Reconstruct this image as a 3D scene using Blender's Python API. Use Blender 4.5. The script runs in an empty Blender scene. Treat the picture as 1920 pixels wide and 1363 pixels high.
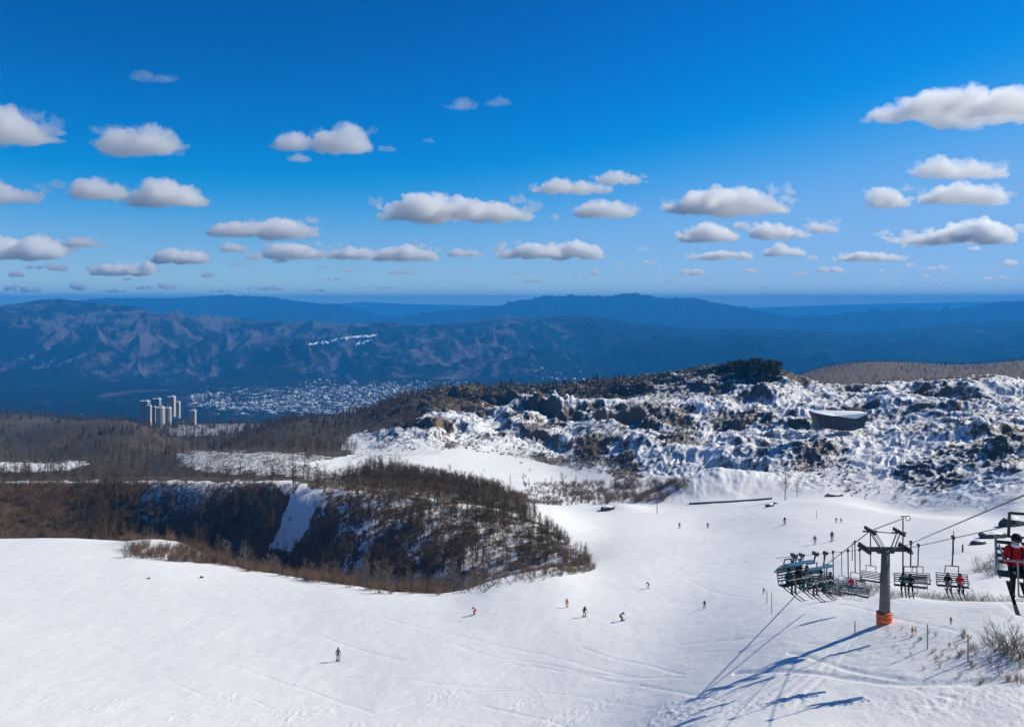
import bpy, bmesh, math, random
import numpy as np
from mathutils import Vector, Matrix, noise as mnoise
random.seed(7); rng = np.random.default_rng(7)
SC = bpy.context.scene
COL = SC.collection
F = 1598.0; HX = 960.0; HY = 565.0
R = math.radians
def at(px, py, Y):                       # photograph pixel + distance -> world point
    return Vector(((px-HX)/F*Y, Y, -(py-HY)/F*Y))
def tag(o, label=None, cat=None, group=None, kind=None):
    if label: o['label'] = label
    if cat: o['category'] = cat
    if group: o['group'] = group
    if kind: o['kind'] = kind
    return o

# ---------------------------------------------------------------- camera, sun, sky
cam = bpy.data.cameras.new('camera'); camo = bpy.data.objects.new('camera', cam); COL.objects.link(camo)
cam.sensor_width = 36; cam.sensor_fit = 'HORIZONTAL'; cam.lens = 36*F/1920
cam.shift_y = -(681.5-HY)/1920
cam.clip_start = 0.5; cam.clip_end = 400000
camo.location = (0, 0, 0); camo.rotation_euler = (R(90), 0, 0)
SC.camera = camo
SUN_EL, SUN_AZ = 36.5, 74.0
sl = bpy.data.lights.new('sun', 'SUN'); slo = bpy.data.objects.new('sun', sl); COL.objects.link(slo)
sl.energy = 5.0; sl.angle = R(0.5); sl.color = (1.0, 0.94, 0.79)
sd = Vector((math.sin(R(SUN_AZ))*math.cos(R(SUN_EL)), math.cos(R(SUN_AZ))*math.cos(R(SUN_EL)), math.sin(R(SUN_EL))))
slo.rotation_euler = sd.to_track_quat('Z', 'Y').to_euler()
slo.location = (50, 30, 80)
w = bpy.data.worlds.new('World'); SC.world = w; w.use_nodes = True
nt = w.node_tree; nt.nodes.clear()
sky = nt.nodes.new('ShaderNodeTexSky'); sky.sky_type = 'NISHITA'; sky.sun_disc = False
sky.sun_elevation = R(SUN_EL); sky.sun_rotation = R(SUN_AZ)
sky.altitude = 1200; sky.air_density = 1.0; sky.dust_density = 0.25; sky.ozone_density = 2.0
sp_ = nt.nodes.new('ShaderNodeSeparateColor'); cb_ = nt.nodes.new('ShaderNodeCombineColor')
sc_ = nt.nodes.new('ShaderNodeVectorMath'); sc_.operation = 'SCALE'; sc_.inputs['Scale'].default_value = 0.12
nt.links.new(sky.outputs[0], sc_.inputs[0]); nt.links.new(sc_.outputs[0], sp_.inputs[0])
def wm(op, a, b):
    q = nt.nodes.new('ShaderNodeMath'); q.operation = op
    for i, v in enumerate((a, b)):
        if isinstance(v, (int, float)): q.inputs[i].default_value = v
        else: nt.links.new(v, q.inputs[i])
    return q.outputs[0]
def softmin(v, cap):          # smooth ceiling: v*cap/(v^6+cap^6)^(1/6)
    return wm('DIVIDE', wm('MULTIPLY', v, cap), wm('POWER', wm('ADD', wm('POWER', v, 6.0), cap**6), 1/6))
G_ = softmin(wm('MULTIPLY', wm('POWER', sp_.outputs[1], 1.61), 0.88), 0.47)
B_ = softmin(wm('MULTIPLY', wm('POWER', sp_.outputs[2], 1.52), 1.275), 0.86)
R_ = wm('ADD', wm('MULTIPLY', wm('POWER', wm('MAXIMUM', wm("SUBTRACT", G_, 0.26), 0.0), 1.5), 2.3), 0.002)
geo_ = nt.nodes.new('ShaderNodeTexCoord'); sz_ = nt.nodes.new('ShaderNodeSeparateXYZ'); nt.links.new(geo_.outputs['Generated'], sz_.inputs[0])
# pale air low over the horizon
hb = wm('POWER', 2.718, wm('MULTIPLY', wm('ABSOLUTE', sz_.outputs[2], 0), -38.0))
R_ = wm('ADD', R_, wm('MULTIPLY', hb, 0.47)); G_ = wm('ADD', G_, wm('MULTIPLY', hb, 0.42)); B_ = wm('ADD', B_, wm('MULTIPLY', hb, 0.14))
for ch, v in enumerate((R_, G_, B_)):
    nt.links.new(wm('DIVIDE', v, 0.12), cb_.inputs[ch])
bg = nt.nodes.new('ShaderNodeBackground'); bg.inputs[1].default_value = 0.12
wo = nt.nodes.new('ShaderNodeOutputWorld')
nt.links.new(cb_.outputs[0], bg.inputs[0]); nt.links.new(bg.outputs[0], wo.inputs[0])
SC.view_settings.view_transform = 'Standard'; SC.view_settings.look = 'None'
SC.view_settings.exposure = 0; SC.view_settings.gamma = 1
cy = SC.cycles
cy.max_bounces = 66; cy.diffuse_bounces = 3; cy.volume_bounces = 64; cy.transparent_max_bounces = 12
cy.use_denoising = True

# ---------------------------------------------------------------- noise
_P = np.random.default_rng(3).permutation(4096); _P = np.concatenate([_P, _P])
_G = np.random.default_rng(4).uniform(0, 2*np.pi, 4096); _GX = np.cos(_G); _GY = np.sin(_G)
def perlin(x, y):
    xi = np.floor(x).astype(np.int64); yi = np.floor(y).astype(np.int64)
    xf = x-xi; yf = y-yi
    u = xf*xf*xf*(xf*(xf*6-15)+10); v = yf*yf*yf*(yf*(yf*6-15)+10)
    def g(a, b, dx, dy):
        h = _P[(_P[a & 4095] + b) & 4095]
        return _GX[h]*dx + _GY[h]*dy
    n00 = g(xi, yi, xf, yf); n10 = g(xi+1, yi, xf-1, yf)
    n01 = g(xi, yi+1, xf, yf-1); n11 = g(xi+1, yi+1, xf-1, yf-1)
    return (n00*(1-u)+n10*u)*(1-v) + (n01*(1-u)+n11*u)*v
def fbm(x, y, octv=5, lac=2.03, gain=0.5):
    s = 0; a = 1.0
    for i in range(octv):
        s = s + a*perlin(x+17.3*i, y-9.1*i); x = x*lac; y = y*lac; a *= gain
    return s
def ridged(x, y, octv=5, lac=2.07, gain=0.5):
    s = 0; a = 1.0; wgt = 1.0
    for i in range(octv):
        n = 1-np.abs(perlin(x+31.7*i, y+5.3*i))*2.0
        n = np.clip(n, 0, 1)**2 * wgt
        s = s + a*n; wgt = np.clip(n*1.6, 0, 1); x = x*lac; y = y*lac; a *= gain
    return s
def sstep(a, b, x):
    t = np.clip((x-a)/(b-a), 0, 1); return t*t*(3-2*t)

# ---------------------------------------------------------------- terrain as profiles along rays
class Profile:
    """cols: {px: [(Y, py or ('z', z)), ...]} same number of control points per column"""
    def __init__(self, cols):
        self.px = np.array(sorted(cols)); K = len(cols[self.px[0]])
        for p in self.px: assert len(cols[p]) == K, p
        self.Y = np.array([[c[0] for c in cols[p]] for p in self.px], float)
        self.Z = np.array([[(c[1][1] if isinstance(c[1], tuple) else -(c[1]-HY)/F*c[0]) for c in cols[p]] for p in self.px], float)
        self.K = K
    def colz(self, upx):
        """control Y, Z at the given photo columns"""
        yy = np.stack([pchip(self.px, self.Y[:, k], upx) for k in range(self.K)], 1)
        zz = np.stack([pchip(self.px, self.Z[:, k], upx) for k in range(self.K)], 1)
        du = upx[1:]-upx[:-1]
        for k in range(1, self.K):
            w_ = 7 if k == 4 else 10 if k in (6, 8, 10) else 24
            for A_ in (yy, zz):
                v = A_[:, k]; g = np.interp(np.arange(upx[0], upx[-1], 3.0), upx, v)
                kk = np.exp(-0.5*(np.arange(-60, 61)/(w_/1.5))**2); kk /= kk.sum()
                g = np.convolve(np.pad(g, 60, mode='edge'), kk, 'valid')
                A_[:, k] = np.interp(upx, np.arange(upx[0], upx[-1], 3.0), g)
        return yy, zz
def _slopes(x, y):
    h = np.diff(x); d = np.diff(y, axis=-1)/h
    m = np.zeros_like(y)
    h0 = h[..., :-1]; h1 = h[..., 1:]; d0 = d[..., :-1]; d1 = d[..., 1:]
    w1 = 2*h1+h0; w2 = h1+2*h0
    ok = d0*d1 > 0
    with np.errstate(divide='ignore', invalid='ignore'):
        mm = np.where(ok, (w1+w2)/(w1/np.where(ok, d0, 1)+w2/np.where(ok, d1, 1)), 0)
    m[..., 1:-1] = mm; m[..., 0] = d[..., 0]; m[..., -1] = d[..., -1]
    return m
def pchip(x, y, xq):
    m = _slopes(x, y); i = np.clip(np.searchsorted(x, xq)-1, 0, len(x)-2)
    h = x[i+1]-x[i]; t = np.clip((xq-x[i])/h, 0, 1)
    return ((1+2*t)*(1-t)**2)*y[i] + t*(1-t)**2*h*m[i] + t*t*(3-2*t)*y[i+1] + t*t*(t-1)*h*m[i+1]
def eval_profile(P, upx, Yrows):
    """Z[col,row] and the running control index (0..K-1) of each vertex"""
    yy, zz = P.colz(upx); m = np.stack([_slopes(yy[c], zz[c]) for c in range(len(upx))])
    Z = np.empty((len(upx), Yrows.shape[-1])); KI = np.empty_like(Z)
    for c in range(len(upx)):
        x, y, mm = yy[c], zz[c], m[c]
        q = Yrows if Yrows.ndim == 1 else Yrows[c]
        i = np.clip(np.searchsorted(x, q)-1, 0, len(x)-2); h = x[i+1]-x[i]; t = np.clip((q-x[i])/h, 0, 1)
        Z[c] = ((1+2*t)*(1-t)**2)*y[i] + t*(1-t)**2*h*mm[i] + t*t*(3-2*t)*y[i+1] + t*t*(t-1)*h*mm[i+1]
        KI[c] = i+t
    return Z, KI
def inpoly(poly, x, y):
    r = np.zeros(np.shape(x), bool); n = len(poly); j = n-1
    for i in range(n):
        xi, yi = poly[i]; xj, yj = poly[j]
        if yi != yj:
            r ^= ((yi > y) != (yj > y)) & (x < (xj-xi)*(y-yi)/(yj-yi)+xi)
        j = i
    return r
def grid_mesh(name, X, Y, Z, mat, attrs=None, kind='structure', parent=None):
    nc, nr = X.shape
    me = bpy.data.meshes.new(name)
    co = np.stack([X, Y, Z], -1).reshape(-1, 3).astype(np.float32)
    idx = np.arange(nc*nr).reshape(nc, nr)
    q = np.stack([idx[:-1, :-1], idx[1:, :-1], idx[1:, 1:], idx[:-1, 1:]], -1).reshape(-1, 4)
    me.vertices.add(len(co)); me.vertices.foreach_set('co', co.ravel())
    me.loops.add(q.size); me.loops.foreach_set('vertex_index', q.ravel().astype(np.int32))
    me.polygons.add(len(q)); me.polygons.foreach_set('loop_start', (np.arange(len(q))*4).astype(np.int32))
    me.polygons.foreach_set('use_smooth', np.ones(len(q), bool))
    me.update(calc_edges=True)
    for k, v in (attrs or {}).items():
        a = me.attributes.new(k, 'FLOAT', 'POINT'); a.data.foreach_set('value', v.reshape(-1).astype(np.float32))
    me.materials.append(mat)
    o = bpy.data.objects.new(name, me); COL.objects.link(o)
    if kind: o['kind'] = kind
    if parent: o.parent = parent
    return o

# ---------------------------------------------------------------- materials
def newmat(name):
    m = bpy.data.materials.new(name); m.use_nodes = True; n = m.node_tree
    b = n.nodes['Principled BSDF']; return m, n, b
def N(n, t, **kw):
    x = n.nodes.new(t)
    for k, v in kw.items(): setattr(x, k, v)
    return x
def noise_node(n, scale, detail=4, rough=0.55, vec=None, dist=0.0):
    t = N(n, 'ShaderNodeTexNoise'); t.inputs['Scale'].default_value = scale
    t.inputs['Detail'].default_value = detail; t.inputs['Roughness'].default_value = rough
    t.inputs['Distortion'].default_value = dist
    if vec is not None: n.links.new(vec, t.inputs['Vector'])
    return t
def ramp(n, fac, stops):
    r = N(n, 'ShaderNodeValToRGB'); cr = r.color_ramp
    while len(cr.elements) < len(stops): cr.elements.new(0.5)
    for e, (p, c) in zip(cr.elements, stops):
        e.position = p; e.color = (*c, 1) if len(c) == 3 else c
    n.links.new(fac, r.inputs[0]); return r
def math_node(n, op, a, b=None, c=None, clamp=False):
    t = N(n, 'ShaderNodeMath', operation=op); t.use_clamp = clamp
    for i, v in enumerate((a, b, c)):
        if v is None: continue
        if isinstance(v, (int, float)): t.inputs[i].default_value = v
        else: n.links.new(v, t.inputs[i])
    return t.outputs[0]
def mixc(n, fac, a, b):
    t = N(n, 'ShaderNodeMix', data_type='RGBA'); t.clamp_factor = True
    if isinstance(fac, (int, float)): t.inputs[0].default_value = fac
    else: n.links.new(fac, t.inputs[0])
    for i, v in ((6, a), (7, b)):
        if isinstance(v, tuple): t.inputs[i].default_value = (*v, 1)
        else: n.links.new(v, t.inputs[i])
    return t.outputs[2]
def simple(name, col, rough=0.6, metal=0.0, var=0.15, scale=3.0, spec=0.5, bump=0.0):
    m, n, b = newmat(name)
    tc = N(n, 'ShaderNodeTexCoord'); t = noise_node(n, scale, 4, 0.6, tc.outputs['Object'])
    r = ramp(n, t.outputs[0], [(0.3, tuple(c*(1-var) for c in col)), (0.7, tuple(min(1, c*(1+var)) for c in col))])
    n.links.new(r.outputs[0], b.inputs['Base Color'])
    b.inputs['Roughness'].default_value = rough; b.inputs['Metallic'].default_value = metal
    b.inputs['Specular IOR Level'].default_value = spec
    if bump:
        bp = N(n, 'ShaderNodeBump'); bp.inputs['Strength'].default_value = bump
        n.links.new(t.outputs[0], bp.inputs['Height']); n.links.new(bp.outputs[0], b.inputs['Normal'])
    return m
SNOW_A = (0.83, 0.83, 0.82)
def mat_near():
    m, n, b = newmat('snow_and_brush')
    geo = N(n, 'ShaderNodeNewGeometry'); pos = geo.outputs['Position']
    av = N(n, 'ShaderNodeAttribute', attribute_name='veg').outputs['Fac']
    ab = N(n, 'ShaderNodeAttribute', attribute_name='brown').outputs['Fac']
    ag = N(n, 'ShaderNodeAttribute', attribute_name='groom').outputs['Fac']
    n1 = noise_node(n, 0.75, 6, 0.72, pos, 0.5); n2 = noise_node(n, 0.09, 4, 0.6, pos, 0.3); n3 = noise_node(n, 2.3, 4, 0.7, pos)
    s = math_node(n, 'ADD', math_node(n, 'MULTIPLY', n1.outputs[0], 0.48), math_node(n, 'MULTIPLY', n2.outputs[0], 0.20))
    s = math_node(n, 'ADD', s, math_node(n, 'MULTIPLY', n3.outputs[0], 0.32))
    # steep, broken ground sheds its snow
    sep = N(n, 'ShaderNodeSeparateXYZ'); n.links.new(geo.outputs['Normal'], sep.inputs[0])
    steep = math_node(n, 'MULTIPLY', math_node(n, 'SUBTRACT', 0.93, sep.outputs[2], clamp=True), 0.5)
    steep = math_node(n, 'MULTIPLY', steep, math_node(n, 'GREATER_THAN', av, 0.05))
    f = math_node(n, 'ADD', math_node(n, 'SUBTRACT', s, 0.5), math_node(n, 'SUBTRACT', math_node(n, 'ADD', math_node(n, 'MULTIPLY', av, 0.62), steep), 0.31))
    f = math_node(n, 'MULTIPLY', math_node(n, 'ADD', f, 0.012), 26.0, clamp=True)
    veg0 = mixc(n, ab, (0.040, 0.032, 0.020), (0.13, 0.085, 0.050))
    veg1 = mixc(n, ab, (0.092, 0.070, 0.042), (0.25, 0.165, 0.105))
    vegc = mixc(n, n3.outputs[0], veg0, veg1)
    n4 = noise_node(n, 0.06, 5, 0.65, pos, 1.0)
    snow = mixc(n, math_node(n, 'MULTIPLY', math_node(n, 'SUBTRACT', n4.outputs[0], 0.35, clamp=True), 1.2), SNOW_A, (0.73, 0.74, 0.75))
    n.links.new(mixc(n, f, snow, vegc), b.inputs['Base Color'])
    b.inputs['Roughness'].default_value = 0.75; b.inputs['Specular IOR Level'].default_value = 0.25
    # groomed corduroy / tracks bump, finer in the open
    mp = N(n, 'ShaderNodeMapping'); mp.inputs['Rotation'].default_value = (0, 0, R(14)); mp.inputs['Scale'].default_value = (0.10, 1.0, 1.0)
    n.links.new(pos, mp.inputs[0])
    t1 = noise_node(n, 1.1, 6, 0.65, mp.outputs[0], 0.4)
    mp2 = N(n, 'ShaderNodeMapping'); mp2.inputs['Rotation'].default_value = (0, 0, R(-38)); mp2.inputs['Scale'].default_value = (0.07, 1.0, 1.0)
    n.links.new(pos, mp2.inputs[0]); t2 = noise_node(n, 0.8, 4, 0.6, mp2.outputs[0], 0.6)
    t3 = noise_node(n, 3.5, 5, 0.7, pos)
    h = math_node(n, 'ADD', math_node(n, 'MULTIPLY', t1.outputs[0], 0.30), math_node(n, 'ADD', math_node(n, 'MULTIPLY', t2.outputs[0], 0.22), math_node(n, 'MULTIPLY', t3.outputs[0], 0.10)))
    bp = N(n, 'ShaderNodeBump'); bp.inputs['Distance'].default_value = 1.0
    n.links.new(math_node(n, 'ADD', 0.42, math_node(n, 'MULTIPLY', math_node(n, 'SUBTRACT', 1.0, ag), 0.5)), bp.inputs['Strength'])
    n.links.new(h, bp.inputs['Height']); n.links.new(bp.outputs[0], b.inputs['Normal'])
    return m
def mat_far():
    m, n, b = newmat('mountain_forest')
    geo = N(n, 'ShaderNodeNewGeometry'); pos = geo.outputs['Position']
    av = N(n, 'ShaderNodeAttribute', attribute_name='snowy').outputs['Fac']
    al = N(n, 'ShaderNodeAttribute', attribute_name='bare').outputs['Fac']
    n1 = noise_node(n, 0.0035, 6, 0.65, pos, 0.8); n2 = noise_node(n, 0.02, 5, 0.7, pos)
    dark = mixc(n, n2.outputs[0], (0.003, 0.005, 0.008), (0.012, 0.011, 0.014))  # forest and bare colours tinted blue-purple, standing in for haze
    lite = mixc(n, n2.outputs[0], (0.045, 0.032, 0.042), (0.15, 0.13, 0.155))
    fb = math_node(n, 'MULTIPLY', math_node(n, 'ADD', math_node(n, 'SUBTRACT', n1.outputs[0], 0.62), math_node(n, 'MULTIPLY', al, 0.32)), 9.0, clamp=True)
    c = mixc(n, fb, dark, lite)
    fs = math_node(n, 'MULTIPLY', math_node(n, 'ADD', math_node(n, 'SUBTRACT', n2.outputs[0], 0.95), math_node(n, 'MULTIPLY', av, 0.55)), 10.0, clamp=True)
    c = mixc(n, fs, c, (0.75, 0.77, 0.80))
    n.links.new(c, b.inputs['Base Color']); b.inputs['Roughness'].default_value = 0.95; b.inputs['Specular IOR Level'].default_value = 0.0
    return m
M_NEAR = mat_near(); M_FAR = mat_far()

# ---------------------------------------------------------------- near terrain
zt = lambda v: ('z', v)
A0 = (4, zt(-6.5))
def C(b, c, d, e, f, g, h, i, j, l, kdrop=45, kY=170):
    j_ = j; zj = -(j_[1]-HY)/F*j_[0]
    return [A0, (25, zt(-19)) if b[0] > 70 else (22, zt(-15.5)), b, c, d, e, f, g, h, i, j_, (j_[0]+kY, zt(zj-kdrop)), l, (2000, zt(-420)), (2600, zt(-520))]
near_cols = {
 -1200: C((85,1363),(130,1180),(205,1010),(245,1062),(330,905),(430,918),(560,876),(720,860),(950,812),(1300,783)),
 0:   C((85,1363),(130,1180),(205,1010),(245,1062),(330,905),(430,918),(560,876),(720,860),(950,820),(1300,781)),
 120: C((85,1363),(130,1182),(205,1009),(243,1066),(320,905),(420,918),(550,872),(700,850),(940,792),(1350,786)),
 230: C((85,1363),(130,1183),(205,1014),(240,1072),(300,905),(400,920),(530,872),(680,845),(930,787),(1450,797)),
 350: C((85,1363),(128,1186),(195,1040),(238,1095),(272,905),(370,925),(480,853),(620,862),(900,828),(1450,797)),
 450: C((85,1363),(126,1190),(180,1066),(232,1110),(262,905),(350,925),(455,849),(600,858),(890,808),(1480,793)),
 540: C((85,1363),(124,1195),(170,1082),(220,1122),(252,905),(335,925),(440,850),(570,850),(880,788),(1500,796)),
 660: C((84,1363),(120,1202),(157,1101),(206,1138),(243,916),(330,918),(440,858),(570,838),(870,776),(1500,860)),
 760: C((82,1363),(116,1208),(150,1113),(198,1150),(238,930),(330,903),(440,852),(570,806),(850,743),(1500,860)),
 840: C((81,1363),(114,1208),(149,1113),(190,1140),(236,940),(330,915),(455,849),(600,772),(800,729),(1500,860)),
 950: C((79,1363),(112,1205),(154,1082),(186,1120),(236,958),(320,930),(465,860),(600,775),(760,725),(1500,860)),
 1040:C((77,1363),(110,1200),(162,1064),(186,1078),(226,990),(310,942),(445,880),(570,772),(730,722),(1500,850)),
 1110:C((75,1363),(108,1196),(166,1066),(190,1042),(225,1003),(300,950),(405,896),(545,776),(705,719),(1500,850)),
 1200:C((70,1363),(112,1175),(165,1062),(198,1024),(235,992),(296,950),(365,910),(500,778),(665,707),(1500,830)),
 1300:C((60,1363),(106,1178),(165,1058),(200,1018),(240,988),(290,950),(335,922),(460,785),(625,694),(1500,790)),
 1370:C((58,1363),(92,1190),(158,1058),(192,1016),(232,982),(280,948),(315,925),(440,790),(610,686),(1450,760)),
 1430:C((56,1363),(84,1198),(148,1060),(182,1014),(224,974),(268,946),(300,925),(420,792),(595,684),(1350,740)),
 1490:C((55,1363),(77,1204),(134,1072),(165,1022),(206,976),(254,944),(288,922),(400,792),(545,708),(1300,700)),
 1560:C((55,1363),(77,1190),(118,1094),(150,1036),(190,984),(240,944),(278,920),(385,790),(525,722),(1350,684)),
 1640:C((54,1363),(74,1178),(90,1130),(120,1076),(158,1014),(212,962),(258,938),(365,795),(505,722),(1400,677)),
 1710:C((53,1363),(70,1180),(84,1126),(98,1122),(135,1046),(190,976),(240,948),(350,800),(478,716),(1400,679)),
 1800:C((52,1363),(66,1190),(76,1131),(90,1132),(128,1042),(172,974),(214,952),(335,802),(455,708),(1400,686)),
 1870:C((51,1363),(62,1210),(71,1137),(85,1142),(118,1056),(160,990),(200,950),(320,802),(445,706),(1400,681)),
 1920:C((50,1363),(60,1226),(69,1141),(83,1150),(112,1068),(152,990),(192,938),(312,800),(440,718),(1400,673)),
 3100:C((50,1363),(60,1226),(69,1141),(83,1150),(112,1068),(152,990),(192,938),(312,800),(440,718),(1400,668)),
}
PN = Profile(near_cols)
NC, NR = 1250, 1500
upx = np.concatenate([np.linspace(-900, -60, 90)[:-1], np.linspace(-60, 1980, NC-180), np.linspace(1980, 2900, 92)[1:]])
# rows: geometric, denser where ground is seen obliquely
Yr = np.concatenate([np.geomspace(4, 50, 60)[:-1], np.geomspace(50, 700, 1000)[:-1], np.geomspace(700, 2600, 292)])
Zb, KI = eval_profile(PN, upx, Yr)
_kk = np.exp(-0.5*(np.arange(-40, 41)/15.0)**2); _kk /= _kk.sum()
_Zs = np.apply_along_axis(lambda v: np.convolve(np.pad(v, 40, mode='edge'), _kk, 'valid'), 0, Zb)
_w = (sstep(150, 105, Yr)[None, :]*sstep(1150, 1400, upx)[:, None]) ; Zb = Zb*(1-_w)+_Zs*_w
U = np.repeat(((upx-HX)/F)[:, None], len(Yr), 1)
YY = np.repeat(Yr[None, :], len(upx), 0); XX = U*YY
PX = np.repeat(upx[:, None], len(Yr), 1); PY = HY - Zb/YY*F      # photo position of the smooth ground
_JX = _JY = None
def region(poly, soft=0.0):
    global _JX, _JY
    if _JX is None: _JX = fbm(XX/9.0, YY/9.0, 4); _JY = fbm(XX/9.0+40, YY/9.0+11, 4)
    x0, y0 = np.min(poly, 0)-25; x1, y1 = np.max(poly, 0)+25
    m = (PX > x0) & (PX < x1) & (PY > y0) & (PY < y1)
    out = np.zeros(PX.shape, bool); out[m] = inpoly(poly, PX[m]+_JX[m]*14*soft, PY[m]+_JY[m]*7*soft)
    return out
PY0 = HY - Zb/YY*F
# ---- zones (kd = index of the control point run: 4 piste edge, 6 gully crest, 8 foot of hill, 10 hill crest)
hill = sstep(1080, 1260, PX + (PY-900)*-0.2)*sstep(7.75, 8.35, KI)*(KI < 10.9)
midhill = sstep(620, 860, PX)*(1-sstep(1080, 1260, PX+(PY-900)*-0.2))*sstep(7.95, 8.3, KI)*(KI < 11)
gul = (KI > 4.12)*(KI < 6.0)*(1-sstep(1085, 1125, PX + (PY-1068)*-0.55*0))
gul = gul*(1-sstep(0, 1, (PX-(1000+(PY-965)*1.1))/14))      # right limit of the wooded bank
lefthill = (1-sstep(640, 860, PX))*sstep(6.01, 6.06, KI+0.05*fbm(XX/6, YY/6, 2))
rough = np.clip(hill*1.0 + midhill*0.9 + lefthill*0.5 + gul*0.35, 0, 1)
sc = 1.0
wx = XX + 6*fbm(XX/30, YY/30, 3); wy = YY + 6*fbm(XX/30+9, YY/30+4, 3)
n_big = fbm(wx/46, wy/60, 4)
n_rdg = ridged(wx/17+3, wy/23, 5, gain=0.55)-0.75
n_med = fbm(wx/7.5, wy/9, 4, gain=0.6)
D = rough*(n_big*5.0*sstep(8.1, 8.8, KI)*(1-0.75*sstep(9.5, 10, KI)) + n_rdg*0.45*hill + n_rdg*0.6*midhill + n_med*0.7 + (ridged(wx/4.2, wy/6.5, 3)-0.8)*0.75*np.maximum(hill, midhill) + fbm(wx/1.6, wy/2.4, 2)*0.25)
# added sawtooth spurs: left flanks steepened so the hill falls in shade, right flanks gentle
ph = (XX*0.80 + YY*0.42)/44 + 0.9*fbm(XX/70, YY/90, 3) + 0.25*fbm(XX/14, YY/18, 3); s_ = ph-np.floor(ph)
saw = np.where(s_ < 0.38, s_/0.38, (1-s_)/0.62); saw = saw*saw*(3-2*saw)
ph2 = (XX*0.85 + YY*0.30)/11.5 + 0.8*fbm(XX/22+3, YY/30, 3); s2 = ph2-np.floor(ph2); saw2 = np.where(s2 < 0.3, s2/0.3, (1-s2)/0.7); saw2 = saw2*saw2*(3-2*saw2)
am = np.clip(0.6+1.2*fbm(XX/60+9, YY/70, 3), 0.05, 1.3)
hfade = sstep(8.05, 8.6, KI)*(1-0.55*sstep(9.6, 10, KI))
D += am*hfade*((saw-0.4)*(10.5*midhill+5.5*hill) + (saw2-0.4)*(2.0*midhill+1.7*hill))
D += (1-rough)*(fbm(XX/25, YY/25, 3)*0.25 + fbm(XX/2.5, YY/3.5, 4)*0.05)
# small hummock bank beside the piste, and mounds at the foot of the hill
def bump(px, py, Y, rx, ry, h):
    c = at(px, py, Y); d2 = ((XX-c.x)/rx)**2 + ((YY-Y)/ry)**2
    return h*np.exp(-d2*1.2)
D += bump(1345, 930, 306, 24, 13, 11.0)*(1+0.15*n_med)
D += bump(1165, 962, 285, 9, 8, 2.2)
D += bump(330, 1040, 197, 13, 6, 2.4)
# wind-roughened and chopped snow in the near field, ski tracks across the piste
nearf = sstep(1235, 1330, PY0)*(KI < 4)
D += nearf*(np.abs(fbm(XX/0.9, YY/1.3, 4))*0.13*np.clip(.3+1.6*fbm(XX/9, YY/6, 3), 0, 1.3))
D += (KI < 7)*sstep(1400, 1600, PX)*sstep(1100, 1200, PY0)*np.abs(fbm(XX/1.3, YY/2.0, 4))*0.045
rt = random.Random(21)
def track(pts, w=0.22, depth=0.05):
    P = [hit0(*p) for p in pts]
    n_ = max(2, int(sum(math.dist(a, b) for a, b in zip(P[:-1], P[1:]))/0.08)); ts = np.linspace(0, len(P)-1, n_)
    xs = pchip(np.arange(len(P), dtype=float), np.array([p[0] for p in P]), ts); ys = pchip(np.arange(len(P), dtype=float), np.array([p[1] for p in P]), ts)
    ys = ys + 0.5*fbm(ts*1.3+depth*77, ts*0+w*9, 2)
    ic = np.searchsorted(upx, xs/ys*F+HX); jc = np.searchsorted(Yr, ys)
    for di in range(-3, 4):
        for dj in range(-2, 3):
            i = np.clip(ic+di, 0, len(upx)-1); j = np.clip(jc+dj, 0, len(Yr)-1)
            d = np.hypot(XX[i, j]-xs, YY[i, j]-ys); v = -depth*np.exp(-(d/w)**2); np.minimum.at(TR, (i, j), v)
TR = np.zeros(XX.shape)
def hit0(px, py):
    i = int(np.clip(np.searchsorted(upx, px), 1, len(upx)-1)); pyc = PY0[i]; k = np.where((pyc <= py) & (Yr > 35))[0]; Yh = float(Yr[k[0] if len(k) else -1]); return ((px-HX)/F*Yh, Yh)
for q in range(46):
    x0 = rt.uniform(40, 1850); y0 = rt.uniform(1130, 1350) if x0 < 1150 else rt.uniform(980, 1330); sl_ = rt.choice((-1, 1))*rt.uniform(.05, .35); L_q = rt.uniform(120, 420)
    pts = [(x0+L_q*t, y0+sl_*L_q*t+rt.uniform(-6, 6)) for t in (0, .33, .66, 1)]
    if all(p[1] > 1125 or p[0] > 1150 for p in pts): track(pts, rt.uniform(.16, .3), rt.uniform(.02, .055))
for q in range(7):     # the fan of tracks below the pylon
    track([(1290+q*34, 1345-q*4), (1400+q*28, 1290-q*7), (1490+q*22, 1262-q*12), (1560+q*30, 1236-q*12), (1700+q*16, 1215-q*10)], 0.25, .045)
track([(1380, 1262), (1560, 1268), (1720, 1282), (1925, 1276)], .5, .16); track([(1480, 1225), (1600, 1258), (1760, 1281), (1925, 1279)], .35, .10)
track([(60, 1245), (330, 1225), (560, 1235)], .25, .05); track([(700, 1340), (860, 1300), (1000, 1290)], .25, .09)
D += TR
Z = Zb + D
veg = np.full(XX.shape, -0.6)
veg = np.where(hill > 0.02, 0.39*hill + 0.24*fbm(XX/34, YY/34, 3)+0.0, veg)
veg = np.where(midhill > 0.3, 0.44 + 0.10*sstep(950, 700, PX) + 0.36*fbm(XX/28, YY/40, 3), veg)
veg = np.where(lefthill > 0.3, 0.86, veg)
veg = np.where(gul > 0.3, 0.45+0.22*fbm(XX/16, YY/14, 3)+0.22*fbm(XX/4, YY/4, 3)+0.07*(PX < 500)+0.07*(PX > 700)+0.3*(PX < 240), veg)
brown = np.clip(0.35 + 0.8*fbm(XX/60+4, YY/60, 3), 0, 1)
def paint(poly, v, arr, soft=1.0, mixv=1.0):
    m = region(poly, soft); arr[m] = arr[m]*(1-mixv)+v*mixv
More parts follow.
